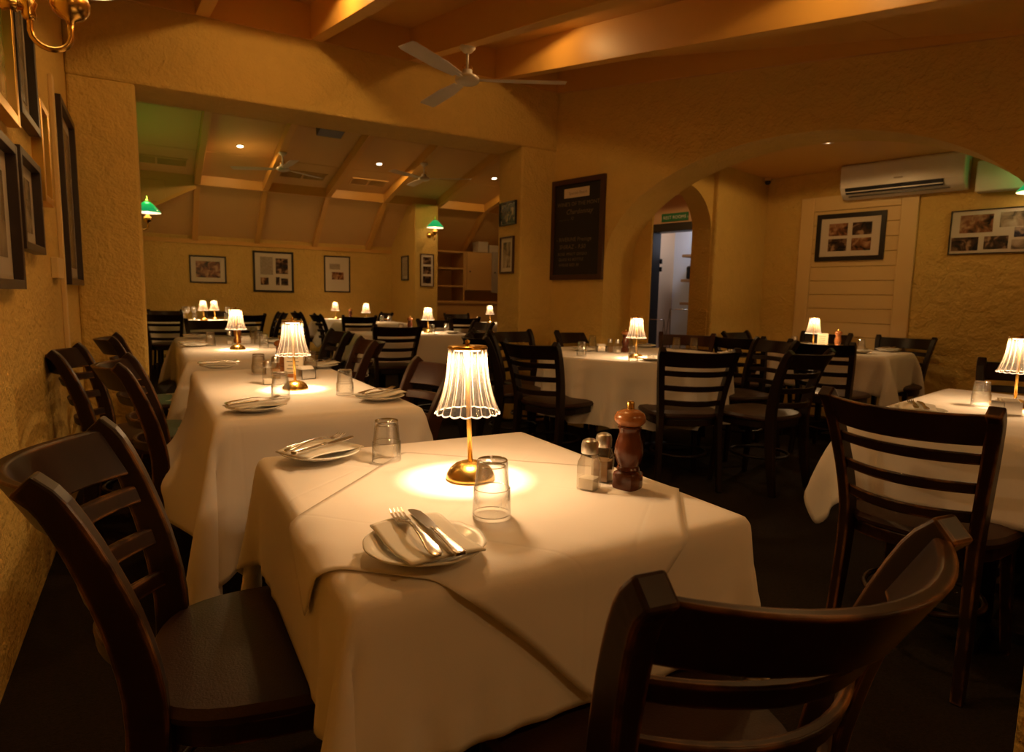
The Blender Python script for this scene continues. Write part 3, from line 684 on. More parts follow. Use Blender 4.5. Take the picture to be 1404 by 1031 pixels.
# ------------------------------------------------------------------ table lamp
def lamp_maker(r):
    obj('base', MB().lathe([(.051, 0), (.051, .003), (.049, .010), (.043, .020), (.032, .029), (.018, .034), (.006, .0355), (0, .036)], 40), 'brass', r, True)
    obj('pole', MB().tube([(0, 0, .03), (-.004, 0, .14), (-.008, 0, .268)], .0052, 12), 'brass_pole', r, True)
    nf = 18; prof = []
    for i in range(15):
        t = i/14; rr = .040+.005*t+.020*t**2.6; prof.append((rr, .272-.132*t))
    sh = obj('shade', MB().lathe(prof, nf*8, (-.006, 0, 0), lambda a, i: 1+(.012+.05*(i/14))*abs(math.sin(nf*a/2))-.02, cap=False), 'acrylic', r, True)
    mb = MB()
    for k in range(nf):
        a = 2*math.pi*k/nf
        mb.tube([(-.006+(rr*(.98))*math.cos(a), (rr*.98)*math.sin(a), z) for rr, z in prof[::2]], [.0006+.0007*i/7 for i in range(8)], 5)
    obj('flute_ridges', mb, 'acrylic_ridge', sh, True)
    rim = []
    for k in range(nf*8):
        a = 2*math.pi*k/(nf*8); rr = .065*(1+.062*abs(math.sin(nf*a/2))-.02); rim.append((-.006+rr*math.cos(a), rr*math.sin(a), .1405-.003*abs(math.sin(nf*a/2))))
    obj('scalloped_rim', MB().tube(rim, .0014, 6, True), 'acrylic_rim', sh, True)
    obj('cap', MB().lathe([(.041, .270), (.0415, .274), (.039, .277), (0, .2785)], 32, (-.006, 0, 0)), 'brass', r, True)
    obj('finial', MB().lathe([(.006, .278), (.004, .282), (.006, .287), (0, .290)], 12, (-.006, 0, 0)), 'brass', r, True)
    obj('light_disc', MB().lathe([(0, .266), (.026, .266), (.028, .270)], 24, (-.006, 0, 0), cap=False), 'led', r)
LAMPS = []
def lamp(x, y, z, label, p=None, rz=0., tilt=0.):
    r = spawn('lamp', lamp_maker, 'table_lamp', label, 'table lamp', (x, y, z), rz, 'brass table lamps with fluted shades')
    r.rotation_euler = (0, tilt, rz)
    l = light('lamp_led', 'AREA', (x-.006, y, z+.2645), p or P_LAMP, LAMPC, None, shape='DISK', size=.05)
    return r
Z1, ZC = TOP+.0125, TOP+.0055
def tl(px, py, label, z=ZC, **k): p = pix(px, py, z); return lamp(p.x, p.y, z, label, **k)
tl(645, 654, 'lit brass lamp with clear fluted shade on the nearest table', Z1, rz=-.5, tilt=-.012)
tl(405, 533, 'lit brass lamp in front of a menu card on the second table')
tl(326, 479, 'lit brass lamp on the third table, below the landscape photograph')
tl(872, 491, 'lit brass lamp on the round table under the arch')
lamp(.62, 9.85, ZC, 'left lit lamp of the pair on the far left table'); lamp(.78, 10.1, ZC, 'right brighter lamp of the pair on the far left table')
lamp(2.62, 10.5, ZC, 'lit lamp on small table against far wall under the portrait frame')
lamp(2.76, 9.25, ZC, 'lit lamp on back room table right of the portrait frame')
lamp(2.60, 6.42, ZC, 'lamp on the middle back room table in front of the pillar')
lamp(4.63, 8.85, ZC, 'lamp partly hidden by the pier on the table before the hutch')
p = Rw(1.80, 1.42); lamp(p.x, p.y, ZC, 'lit lamp on the side room table left of the wooden mill')
p = Rw(3.60, -1.13); lamp(p.x, p.y, ZC, 'lit lamp cut off by the right edge of the picture')

# ------------------------------------------------------------------ table ware
def glass_maker(r):
    # tumbler standing upside down on its rim
    H = .098
    obj('wall', MB().lathe([(.0335, 0), (.0335, .003), (.0325, .045), (.0305, .047), (.0265, H-.004), (.0245, H), (.0, H), (.0, H-.010), (.0225, H-.011), (.0245, H-.015), (.0285, .05), (.0310, .044), (.0322, .003), (.0322, 0)], 36, cap=False), 'glass', r, True)
    for nm_, rr, z, t in (('rim', .0328, .0012, .0009), ('stacking_ring', .0318, .0465, .0007), ('base_edge', .0250, H-.0025, .0018), ('inner_base', .0225, H-.012, .0009)):
        obj(nm_, MB().tube([(rr*math.cos(a), rr*math.sin(a), z) for a in np.linspace(0, 2*math.pi, 33)[:-1]], t, 6, True), 'glass_edge', r, True)
def wine_glass_maker(r):
    obj('foot', MB().lathe([(0, 0), (.032, .001), (.03, .004), (.005, .008), (.004, .09)], 24, cap=False), 'glass', r, True)
    obj('bowl', MB().lathe([(.004, .088), (.02, .098), (.034, .125), (.036, .15), (.030, .185), (.029, .185), (.035, .15), (.033, .127), (.0, .096)], 24, cap=False), 'glass', r, True)
def plate_maker(r):
    obj('dish', MB().lathe([(0, .003), (.05, .003), (.058, .006), (.078, .013), (.089, .0165), (.0905, .0185), (.088, .0195), (.077, .0165), (.058, .0095), (.05, .0065), (0, .0062)], 72, mod=lambda a, i: 1+(.006*math.cos(12*a) if 3 <= i <= 7 else 0), cap=False), 'china', r, True)
def mill_maker(r, light=False):
    w1, w2 = ('mill_wood_light', 'mill_wood_light') if light else ('mill_wood', 'mill_wood_light')
    def sq(a): return 1/max(abs(math.cos(a)), abs(math.sin(a)))**.55
    body = [(.0, 0), (.0265, 0), (.0275, .004), (.0275, .030), (.0255, .036), (.021, .039), (.024, .043), (.0225, .047), (.020, .050), (.0245, .060), (.029, .078), (.0285, .092), (.0235, .112), (.0205, .124), (.022, .130), (.0245, .135), (.021, .139), (0, .139)]
    body = [(a_, b_*.93) for a_, b_ in body]
    obj('body', MB().lathe(body, 32, mod=lambda a, i: sq(a+math.pi/4*0)*.93 if 1 <= i <= 4 else 1), w1, r, 'auto')
    obj('head', MB().lathe([(.018, .129), (.025, .131), (.031, .138), (.032, .146), (.028, .155), (.017, .161), (.008, .163), (0, .163)], 32), w2, r, True)
    obj('nut', MB().lathe([(.0075, .162), (.0078, .176), (.006, .1785), (0, .179)], 18), 'brass', r, 'auto')
def shaker_maker(fill):
    def f(r):
        def sqm(a, i): return (1/max(abs(math.cos(a)), abs(math.sin(a))))**.8 if i in (1, 2, 3, 4) else (1/max(abs(math.cos(a)), abs(math.sin(a))))**.35 if i == 5 else 1
        obj('jar', MB().lathe([(0, 0), (.0185, 0), (.0195, .003), (.0195, .05), (.0185, .058), (.0165, .068), (.015, .074), (.015, .08)], 40, mod=sqm, cap=False), 'jar_glass', r, 'auto')
        obj('contents', MB().lathe([(0, .003), (.0165, .003), (.0165, .024 if fill == 'salt' else .046), (0, .027 if fill == 'salt' else .047)], 40, mod=lambda a, i: (1/max(abs(math.cos(a)), abs(math.sin(a))))**.8), fill, r, 'auto')
        obj('cap', MB().lathe([(.0168, .074), (.0172, .076), (.0172, .092), (.015, .099), (.008, .103), (0, .104)], 28), 'chrome_cap', r, 'auto')
    return f
def caddy_maker(r):
    obj('tray', MB().box((-.035, -.03, 0), (.035, .03, .003)).box((-.035, -.03, 0), (.035, -.027, .045)).box((-.035, .027, 0), (.035, .03, .045)).box((-.035, -.03, 0), (-.032, .03, .045)).box((.032, -.03, 0), (.035, .03, .045)), 'steel', r)
    for k in range(7): obj('sachet', MB().box((-.029, -.024+k*.0068, .004), (.029, -.020+k*.0068, .050+.004*(k % 3))), 'sachet', r)
def outline_sheet(L, prof, th, mb=None):
    # prof: (t along length, half width, height) ; th thickness
    rings = [[Vector((t*L, -w, z)), Vector((t*L, w, z)), Vector((t*L, w, z+th)), Vector((t*L, -w, z+th))] for t, w, z in prof]
    return (mb or MB()).sweep(rings)
def fork_maker(r):
    L = .185
    obj('handle', outline_sheet(L, [(0, .005, 0), (.03, .0085, .001), (.12, .0095, .003), (.3, .006, .007), (.5, .0035, .009), (.62, .003, .008), (.70, .006, .004), (.75, .0105, .0015), (.79, .0115, .001)], .003), 'steel', r, True, bevel=.001)
    for k in range(4):
        y = -.0093+k*.0062
        mb = MB(); mb.sweep([[Vector((t*L, y-w, z)), Vector((t*L, y+w, z)), Vector((t*L, y+w, z+.0022)), Vector((t*L, y-w, z+.0022))] for t, w, z in ((.785, .0018, .001), (.88, .0016, .001), (.95, .0014, .004), (1., .0006, .008))])
        obj('tine', mb, 'steel', r)
def knife_maker(r):
    L = .20
    obj('handle', outline_sheet(L, [(0, .0075, 0), (.02, .009, 0), (.1, .0085, 0), (.3, .006, 0), (.45, .005, 0), (.52, .006, .001)], .006), 'steel', r, True, bevel=.0015)
    mb = MB(); pts = [(.52, -.006, .005), (.58, -.0095, .007), (.8, -.0105, .0085), (.93, -.009, .0085), (.985, -.003, .008), (1., .003, .006)]
    rings = [[Vector((t*L, a, .002)), Vector((t*L, b, .002)), Vector((t*L, b, .0032)), Vector((t*L, a, .0032))] for t, a, b in pts]
    obj('blade', mb.sweep(rings), 'steel', r)
def napkin_mesh(w, d, seed):
    rg = np.random.default_rng(seed); n = 16; ph = rg.uniform(0, 6, 4); vs = []; fs = []
    for i in range(n+1):
        for j in range(n+1):
            x, y = (i/n-.5)*w, (j/n-.5)*d
            rr = math.hypot(x, y); z = .0205 if rr < .085 else .0205-.10*(rr-.085)
            z += .0035*math.sin(26*x+ph[0])*math.cos(11*y+ph[1])+.003*math.sin(30*y+ph[2]+8*x)
            vs.append((x+.004*math.sin(20*y+ph[3]), y, max(z, .006)+.004))
    fs = [(i*(n+1)+j, (i+1)*(n+1)+j, (i+1)*(n+1)+j+1, i*(n+1)+j+1) for i in range(n) for j in range(n)]
    me = bpy.data.meshes.new('napkin'); me.from_pydata(vs, [], fs); me.update(); return me
NAPS = {}
def setting(x, y, z, rot, where, full=True, rot2=None):
    """side plate, folded napkin, fork and knife; rot: direction of the cutlery (radians)"""
    spawn('plate', plate_maker, 'side_plate', 'scalloped white side plate '+where, 'plate', (x, y, z), 0, 'white side plates')
    k = int(abs(x*37+y*11)) % 2
    if k not in NAPS: NAPS[k] = napkin_mesh(.115, .165, 20+k)
    o = obj('napkin', NAPS[k], 'napkin_cloth', None, True, loc=(x, y, z)); o.rotation_euler = (0, 0, (rot2 if rot2 is not None else rot)+math.pi/2)
    if not o.modifiers: m = o.modifiers.new('thickness', 'SOLIDIFY'); m.thickness = .003
    tag(o, 'folded cream napkin '+where, 'napkin', 'folded napkins')
    if full:
        c, s = math.cos(rot), math.sin(rot)
        for nme, mk, off, back, dz in (('fork', fork_maker, .016, .092, .031), ('knife', knife_maker, -.014, .10, .030)):
            px_, py_ = x-c*back-s*off, y-s*back+c*off
            spawn(nme, mk, nme, 'steel %s on napkin %s' % (nme, where), nme, (px_, py_, z+dz), rot, 'steel cutlery')
def G(px, py, where, z=ZC): p = pix(px, py, z); spawn('glass', glass_maker, 'tumbler', 'upturned clear tumbler '+where, 'glass', p, 0, 'upturned tumblers')
def Gw(x, y, where, z=ZC): spawn('glass', glass_maker, 'tumbler', 'upturned clear tumbler '+where, 'glass', (x, y, z), 0, 'upturned tumblers')
def mill(x, y, z, label, light=False, rz=.3): spawn('mill%d' % light, lambda r: mill_maker(r, light), 'pepper_mill', label, 'pepper mill', (x, y, z), rz, 'wooden pepper mills')
def salt(x, y, z, label, rz=0.): spawn('salt', shaker_maker('salt'), 'salt_shaker', label, 'salt shaker', (x, y, z), rz, 'glass shakers')
def pepper(x, y, z, label, rz=0.): spawn('pepper', shaker_maker('pepper'), 'pepper_shaker', label, 'pepper shaker', (x, y, z), rz, 'glass shakers')
def caddy(x, y, z, label, rz=0.): spawn('caddy', caddy_maker, 'sachet_caddy', label, 'caddy', (x, y, z), rz, 'steel sachet caddies')
# nearest table
p = pix(583, 757, Z1); a = pix(617, 778, Z1+.03); b = pix(540, 697, Z1+.035); ang = math.atan2(b.y-a.y, b.x-a.x)
setting(p.x, p.y, Z1, ang, 'at the front of the nearest table', rot2=ang+.10)
p = pix(440, 627, Z1); setting(p.x, p.y, Z1, math.radians(35), 'at the far left corner of the nearest table', rot2=.45)
p = pix(674, 704, Z1); Gw(p.x, p.y, 'beside the lamp on the nearest table', Z1)
p = pix(530, 631, Z1-.004); Gw(p.x, p.y, 'near the far left plate of the nearest table', Z1-.006)
p = pix(860, 667, Z1-.002); mill(p.x, p.y, Z1-.004, 'reddish turned wooden pepper mill on the nearest table')
p = pix(807, 668, Z1); salt(p.x, p.y, Z1-.003, 'glass salt shaker with chrome cap on the nearest table', .5)
p = pix(826, 657, Z1); pepper(p.x, p.y, Z1-.003, 'glass pepper shaker tucked behind the nearest salt shaker', .5)
# second table
for (x, y, rr, w) in ((350, 563, .35, 'at the near left corner of the second table'), (521, 548, .5, 'at the near right corner of the second table'), (300, 505, .1, 'at the far left of the second table'), (440, 504, .6, 'at the far right of the second table')):
    p = pix(x, y, ZC); setting(p.x, p.y, ZC, rr, w)
G(385, 546, 'left of the lamp on the second table'); G(473, 541, 'at the right side of the second table'); G(355, 513, 'at the far left of the second table'); G(426, 507, 'at the far right of the second table')
p = pix(367, 527, ZC); salt(p.x, p.y, ZC, 'glass salt shaker left of the lamp on the second table')
p = pix(378, 519, ZC); pepper(p.x, p.y, ZC, 'glass pepper shaker behind the second table lamp')
p = pix(386, 512, ZC); mill(p.x, p.y, ZC, 'light wooden pepper mill behind the second table lamp', True)
p = pix(419, 519, ZC); caddy(p.x, p.y, ZC, 'steel sachet caddy right of the second table lamp', .3)
def menu_card(x, y, z, rz, label, w=.085, h=.135):
    r = thing('menu_card', label, 'menu card', (x, y, z), rz, 'standing menu cards')
    obj('card', MB().box((-w/2, -.001, .012), (w/2, .001, h)), 'paper', r); obj('stand', MB().box((-.035, -.012, 0), (.035, .012, .016)), 'mill_wood_light', r, bevel=.002)
    for k in range(6):
        ww = w*(.30 if k % 2 else .36); obj('printed_line', MB().box((-ww, -.0016, h-.03-k*.017), (ww*.8, -.0011, h-.027-k*.017)), 'ink', r)
p = pix(403, 517, ZC); menu_card(p.x, p.y, ZC, -.45, 'cream menu card standing behind the second table lamp')
# third table
for (x, y, rr, w) in ((266, 475, .1, 'at the near left of the third table'), (268, 464, .1, 'at the far left of the third table'), (375, 470, .4, 'at the right of the third table')):
    p = pix(x, y, ZC); setting(p.x, p.y, ZC, rr, w)
for i, (x, y, w) in enumerate(((289, 474, 'at the left of the third table'), (355, 472, 'right of the third table lamp'), (362, 477, 'nearest right of the third table lamp'), (348, 465, 'behind the third table lamp on the right'))): G(x, y, w)
p = pix(315, 472, ZC); salt(p.x, p.y, ZC, 'glass salt shaker left of the third table lamp')
p = pix(326, 470, ZC); mill(p.x, p.y, ZC, 'wooden pepper mill right behind the third table lamp', True)
p = pix(337, 471, ZC); caddy(p.x, p.y, ZC, 'steel sachet caddy right of the third table lamp')
# round table
for i, (x, y, rr, w) in enumerate(((893, 494, .2, 'at the front of the round table, with small pots'), (885, 476, 1.2, 'at the back of the round table'), (1000, 487, .4, 'at the right of the round table'), (800, 481, 1.0, 'at the left of the round table'))):
    p = pix(x, y, ZC)
    if i == 0:
        spawn('plate', plate_maker, 'side_plate', 'white side plate holding two small pots on the round table', 'plate', p, 0, 'white side plates')
        for dx in (-.025, .025):
            o = obj('sauce_pot', MB().lathe([(0, 0), (.013, 0), (.017, .03), (.0155, .03), (.012, .003), (0, .003)], 20), 'steel', None, 'auto', loc=(p.x+dx, p.y+dx*.3, ZC+.0065)); tag(o, 'small steel pot, %s of two on the round table plate' % ('left' if dx < 0 else 'right'), 'pot', 'small steel pots')
    else: setting(p.x, p.y, ZC, rr, w, full=True)
for x, y, w in ((797, 488, 'at the left of the round table'), (812, 476, 'at the back left of the round table'), (868, 495, 'in front of the round table lamp'), (927, 479, 'at the far right of the round table, left one'), (951, 480, 'at the far right of the round table, right one'), (862, 475, 'behind the round table lamp')): G(x, y, w)
p = pix(857, 483, ZC); mill(p.x, p.y, ZC, 'tall wooden pepper mill left of the round table lamp')
p = pix(824, 482, ZC); caddy(p.x, p.y, ZC, 'steel sachet caddy left on the round table', -.4)
p = pix(846, 484, ZC); salt(p.x, p.y, ZC, 'glass salt shaker left of the round table lamp')
p = pix(836, 483, ZC); pepper(p.x, p.y, ZC, 'glass pepper shaker beside the round table caddy')
# side room table
for u, n_, w in ((2.28, 1.78, 'at the back right of the side room table'), (1.62, 1.75, 'at the back left of the side room table'), (2.2, 1.36, 'at the front right of the side room table')):
    q = Rw(u, n_); setting(q.x, q.y, ZC, -.2, w)
for u, n_, w in ((2.1, 1.68, 'at the back of the side room table'), (1.6, 1.5, 'at the left of the side room table')): q = Rw(u, n_); Gw(q.x, q.y, w)
q = Rw(1.93, 1.62); mill(q.x, q.y, ZC, 'light wooden pepper mill on the side room table', True)
q = Rw(1.80, 1.62); menu_card(q.x, q.y, ZC, RZR+.3, 'cream menu card on the side room table')
# right edge table
p = Rw(3.40, -1.62); setting(p.x, p.y, ZC, .6, 'on the right-edge table')
G(1344, 556, 'left of the right-edge lamp'); q = pix(1379, 567, ZC); caddy(q.x, q.y, ZC, 'steel sachet caddy in front of the right-edge lamp', RZR+.9)
# back room tables
q = 0
for x, y, w in ((2.05, 6.25, 'left on the middle back room table'), (2.8, 6.22, 'right on the middle back room table')): setting(x, y, ZC, .2, w, full=False)
for x, y, w in ((2.3, 6.45, 'left of the lamp on the middle back room table'), (2.56, 6.22, 'in front of the lamp on the middle back room table'), (2.85, 6.5, 'right of the lamp on the middle back room table'),
                (.35, 9.8, 'leftmost on the far left table'), (.5, 9.75, 'left of the lamps on the far left table'), (.9, 9.75, 'right of the lamps on the far left table'), (2.95, 9.1, 'right of the lamp on the table under the portrait frame'), (3.1, 9.2, 'rightmost on the table under the portrait frame'), (4.4, 8.8, 'on the table in front of the hutch')): Gw(x, y, w)
setting(2.55, 9.0, ZC, .3, 'on the back room table under the portrait frame', full=False); setting(2.9, 10.3, ZC, .3, 'on the small table against the far wall', full=False); setting(.2, 9.7, ZC, .2, 'on the far left table', full=False)
mill(1.0, 9.95, ZC, 'wooden pepper mill right of the far left lamps'); mill(2.85, 10.45, ZC, 'wooden pepper mill on the small table against the far wall')
mill(2.42, 6.5, ZC, 'wooden pepper mill on the middle back room table')
for k, (x, y) in enumerate(((.42, 10.0), (.50, 9.92), (.95, 10.08), (.38, 9.88))): spawn('wine', wine_glass_maker, 'wine_glass', 'stemmed wine glass %s the lamps on the far left table' % ('farther left of', 'close left of', 'to the right of', 'farthest left of')[k], 'wine glass', (x, y, ZC), 0, 'stemmed wine glasses')

# ------------------------------------------------------------------ pictures
def picture(label, loc, rz, w, h, fw, fmat, matw, photos, mm='mat_board', depth=.022, name='framed_picture', tilt=0.):
    r = thing(name, label, 'picture', loc, rz, 'framed pictures'); r.rotation_euler = (0, tilt, rz)
    a, b = w/2, h/2
    mb = MB()
    for q0, q1 in (((-a, -depth, -b), (-a+fw, 0, b)), ((a-fw, -depth, -b), (a, 0, b)), ((-a+fw, -depth, b-fw), (a-fw, 0, b)), ((-a+fw, -depth, -b), (a-fw, 0, -b+fw))): mb.box(q0, q1)
    obj('frame', mb, fmat, r, bevel=.002)
    obj('mat', MB().box((-a+fw, -.010, -b+fw), (a-fw, -.002, b-fw)), mm, r)
    for (x0, z0, x1, z1, m) in photos:      # fractions of the inside of the frame
        iw, ih = w-2*fw, h-2*fw
        obj('photo', MB().box((-iw/2+x0*iw, -.0125, -ih/2+z0*ih), (-iw/2+x1*iw, -.010, -ih/2+z1*ih)), m, r)
    return r
y = BY
picture('black framed landscape photograph in pale mat on the far wall', (.79, y, 1.50), 0, .53, .43, .022, 'black_frame', .05, [(.14, .17, .86, .83, 'photo_warm')])
picture('large square black frame with article and photographs on the far wall', (1.775, y, 1.50), 0, .64, .67, .032, 'black_frame', .05, [(.14, .42, .48, .9, 'text_print'), (.56, .45, .9, .87, 'photo_dark'), (.14, .14, .36, .34, 'photo_warm'), (.56, .14, .66, .36, 'photo_dark'), (.70, .14, .9, .33, 'photo_dark')])
picture('portrait black frame with printed page on the far wall', (2.828, y, 1.50), 0, .45, .625, .02, 'black_frame', .05, [(.18, .64, .62, .8, 'text_print'), (.27, .34, .77, .56, 'photo_warm')])
picture('narrow dark frame on the return wall beside the pillar', (3.81, 10.45, 1.62), -math.pi/2, .34, .42, .022, 'black_frame', .05, [(.16, .14, .84, .86, 'text_print')], mm='grey_mat')
picture('narrow upright frame with three photographs below the pillar lamp', (4.02, 10.0, 1.58), 0, .24, .54, .012, 'brown_frame', .03, [(.16, .69, .84, .92, 'photo_dark'), (.16, .38, .84, .62, 'photo_dark'), (.16, .08, .84, .31, 'photo_dark')], mm='mat_board')
picture('small dark street photograph at the top of the pier', (2.85, 5.115, 1.90), -math.pi/2, .30, .21, .012, 'black_frame', .0, [(.02, .02, .98, .98, 'photo_blue')])
picture('brown framed portrait of a man in a suit on the pier', (2.85, 5.12, 1.53), -math.pi/2, .25, .33, .014, 'brown_frame', .04, [(.20, .12, .80, .88, 'photo_pale')])
q = Rw(1.70, 2.333, 1.79); picture('black frame with four photographs under the air conditioner', q, RZR, .62, .45, .042, 'black_frame', .05, [(.14, .54, .46, .86, 'photo_warm'), (.54, .54, .86, .86, 'photo_dark'), (.14, .14, .46, .46, 'photo_dark'), (.54, .14, .86, .46, 'photo_warm')])
q = Rw(2.80, 2.35, 1.775); picture('thin framed photo collage on the rough wall, right of the air conditioner', q, RZR, .58, .37, .008, 'black_frame', .05, [(.11, .48, .52, .9, 'photo_warm'), (.60, .58, .97, .92, 'photo_pale'), (.02, .06, .36, .38, 'photo_dark'), (.43, .08, .72, .38, 'photo_dark'), (.78, .34, .99, .56, 'photo_blue'), (.76, .06, .98, .28, 'photo_pale')])
L_ = [ # y0,y1,z0,z1, frame, fw, print, label
 (2.42, 2.98, 1.68, 2.10, 'gold_frame', .035, [(.0, .0, 1., 1., 'painting')], 'gilt framed painting at top of left wall, cut off by the edge'),
 (3.04, 3.50, 1.75, 2.30, 'dark_brown_frame', .03, [(.16, .14, .84, .86, 'faded_print')], 'tall dark framed faded print high on left wall beside the gilt painting'),
 (2.36, 2.86, 1.13, 1.60, 'dark_brown_frame', .03, [(.2, .17, .8, .83, 'faded_print')], 'dark framed print at lower left wall, cut off by the edge'),
 (2.93, 3.42, 1.27, 1.62, 'dark_brown_frame', .028, [(.18, .16, .82, .84, 'faded_print')], 'smaller dark framed print at lower left wall, right of the cut off one'),
 (3.54, 3.80, 1.50, 1.92, 'gold_frame', .03, [(.2, .14, .8, .86, 'faded_print')], 'small gilt frame on left wall beside the vertical conduit'),
 (4.14, 4.84, 1.16, 2.14, 'dark_brown_frame', .035, [(.1, .07, .9, .93, 'faded_print')], 'large dark framed print on left wall next to the pier')]
for y0, y1, z0, z1, fm, fw, ph_, lb in L_:
    if y1 < 4.2: y0, y1 = y0*.945, y1*.945
    picture(lb, (LX, (y0+y1)/2, (z0+z1)/2), math.pi/2, y1-y0, z1-z0, fw, fm, .05, ph_, mm='grey_mat', depth=.04)
# thermostat / switch box below the conduit
r = thing('wall_switch', 'small white switch box on left wall beside the conduit', 'switch', (LX, 3.80, 1.235), math.pi/2)
obj('box', MB().box((-.11, -.03, -.05), (.11, 0, .05)), 'cream_trim', r, bevel=.004); obj('knob', MB().box((.11, -.022, -.006), (.13, -.008, .006)), 'white_plastic', r)

# ------------------------------------------------------------------ lettering
def text(body, size, mat, parent, loc, name='lettering', align='LEFT', shear=0.):
    c = bpy.data.curves.new(name, 'FONT'); c.body = body; c.size = size; c.align_x = align; c.shear = shear; c.resolution_u = 2
    t = bpy.data.objects.new(name, c); COL.objects.link(t)
    dg = bpy.context.evaluated_depsgraph_get(); me = bpy.data.meshes.new_from_object(t.evaluated_get(dg)); bpy.data.objects.remove(t)
    me.materials.clear(); me.materials.append(M(mat)); o = bpy.data.objects.new(name, me); COL.objects.link(o); o.parent = parent; o.location = loc; o.rotation_euler = (math.pi/2, 0, 0); return o
q = Rw(.29, 0, 1.747); r = thing('chalkboard', 'brown framed chalkboard with handwritten wine list on the arch wall', 'chalkboard', q, RZR)
a, b, fw = .308, .436, .045
mb = MB()
for q0, q1 in (((-a, -.03, -b), (-a+fw, 0, b)), ((a-fw, -.03, -b), (a, 0, b)), ((-a+fw, -.03, b-fw), (a-fw, 0, b)), ((-a+fw, -.03, -b), (a-fw, 0, -b+fw))): mb.box(q0, q1)
obj('frame', mb, 'brown_frame', r, bevel=.003); obj('board', MB().box((-a+fw, -.015, -b+fw), (a-fw, 0, b-fw)), 'chalkboard', r)
obj('paper_slip', MB().box((-.155, -.0175, .275), (.135, -.015, .355)), 'paper', r); text('Specials Board', .036, 'chalk', r, (-.10, -.0182, .302))
for s, sz, x, z, sh in (("WINE'S OF THE MONTH", .048, -.235, .205, 0), ('Chardonnay', .062, -.13, .135, .3), ('................ 12', .036, -.21, .085, .2), ('- RIVERINE Prestige', .05, -.235, -.10, 0), ('SHIRAZ - 9.50', .052, -.2, -.165, .2), ('ROSE. PINOT GRIGIO', .036, -.215, -.222, .1), ('GLASS 9.5 BOTTLE', .036, -.205, -.27, .1), ('HOUSE RED 38', .036, -.2, -.318, .1)):
    text(s, sz, 'chalk', r, (x, -.0165, z), shear=sh)
q = Rw(-.45, 2.62, 2.175); r = thing('rest_room_sign', 'green sign reading REST ROOMS above the dark doorway', 'sign', q, RZR)
obj('plate', MB().box((-.19, -.012, -.05), (.19, 0, .05)), 'sign_green', r, bevel=.003); text('\u2039 REST ROOMS \u203a', .055, 'sign_white', r, (0, -.0135, -.02), align='CENTER')

# ------------------------------------------------------------------ ceiling fans
def fan_maker(r):
    # origin at the mount on the beam
    obj('canopy', MB().lathe([(.0, 0), (.05, 0), (.052, -.012), (.03, -.035), (.012, -.045), (0, -.045)], 24), 'fan_white', r, True)
    obj('rod', MB().tube([(0, 0, -.03), (0, 0, -.16)], .009, 10), 'fan_white', r, True)
    obj('hook', MB().tube([(-.03, 0, -.17), (-.03, 0, -.13), (-.015, 0, -.115), (.015, 0, -.115), (.03, 0, -.13), (.03, 0, -.17)], .004, 6), 'brass', r, True)
    obj('motor', MB().lathe([(.0, -.145), (.032, -.147), (.034, -.175), (.06, -.182), (.078, -.195), (.08, -.215), (.066, -.228), (.04, -.236), (0, -.238)], 28), 'fan_white', r, True)
    for k in range(3):
        a = 2*math.pi*k/3; mt = Matrix.Rotation(a, 4, 'Z')
        bl = obj('blade', MB().prism([(.12, -.035), (.30, -.055), (.62, -.058), (.65, -.05), (.65, .05), (.62, .058), (.30, .055), (.12, .035)], -.004, 0), 'fan_white', r)
        bl.matrix_local = mt @ Matrix.Translation((0, 0, -.205)) @ Matrix.Rotation(.14, 4, 'X')
        ar = obj('blade_arm', MB().box((.06, -.016, -.209), (.17, .016, -.203)), 'fan_white', r); ar.rotation_euler = (0, 0, a)
def fan(x, y, z, rz, label, s=1.): r = spawn('fan', fan_maker, 'ceiling_fan', label, 'ceiling fan', (x, y, z), rz, 'three-blade ceiling fans'); return r
fan(1.853, 3.92, zbeam(3.92), math.radians(-28), 'pale three-blade ceiling fan hanging from a beam in the front room')
fan(1.53, 8.73, zback(8.73), math.radians(152), 'pale ceiling fan in the back room left of the black speaker box')
fan(3.37, 8.5, zback(8.5), math.radians(-33), 'pale ceiling fan in the back room above the pillar lamp')
# black speaker hanging from the back-room ceiling
r = thing('ceiling_speaker', 'black box speaker fixed to the back room ceiling', 'speaker', (1.96, 8.0, zback(8.0)+.125)); r.rotation_euler = (-.2, 0, 0)
obj('cabinet', MB().box((-.15, -.11, -.14), (.15, .11, -.02)), 'black_plastic', r, bevel=.01); obj('bracket', MB().box((-.05, -.03, -.03), (.05, .03, 0)), 'black_plastic', r)
# ceiling grilles
def grille(x, y, w, label):
    r = thing('ceiling_grille', label, 'air vent', (x, y, zback(y)+.124), 0, 'ceiling air grilles'); r.rotation_euler = (-math.atan(.2), 0, 0); a = w/2
    obj('frame', MB().box((-a, -.13, -.012), (a, -.11, 0)).box((-a, .11, -.012), (a, .13, 0)).box((-a, -.11, -.012), (-a+.02, .11, 0)).box((a-.02, -.11, -.012), (a, .11, 0)).box((-.012, -.11, -.012), (.012, .11, 0)), 'panel_paint', r)
    obj('backing', MB().box((-a+.02, -.11, -.002), (a-.02, .11, 0)), 'grille_dark', r)
    for k in range(7): obj('slat', MB().box((-a+.02, -.10+k*.03, -.010), (a-.02, -.092+k*.03, -.002)), 'panel_paint', r)
grille(.12, 9.75, .74, 'slatted air grille in the greenish leftmost ceiling bay'); grille(1.98, 9.72, .66, 'slatted air grille in ceiling bay behind the left back-room fan'); grille(2.95, 9.72, .56, 'slatted air grille in ceiling bay behind the right back-room fan')

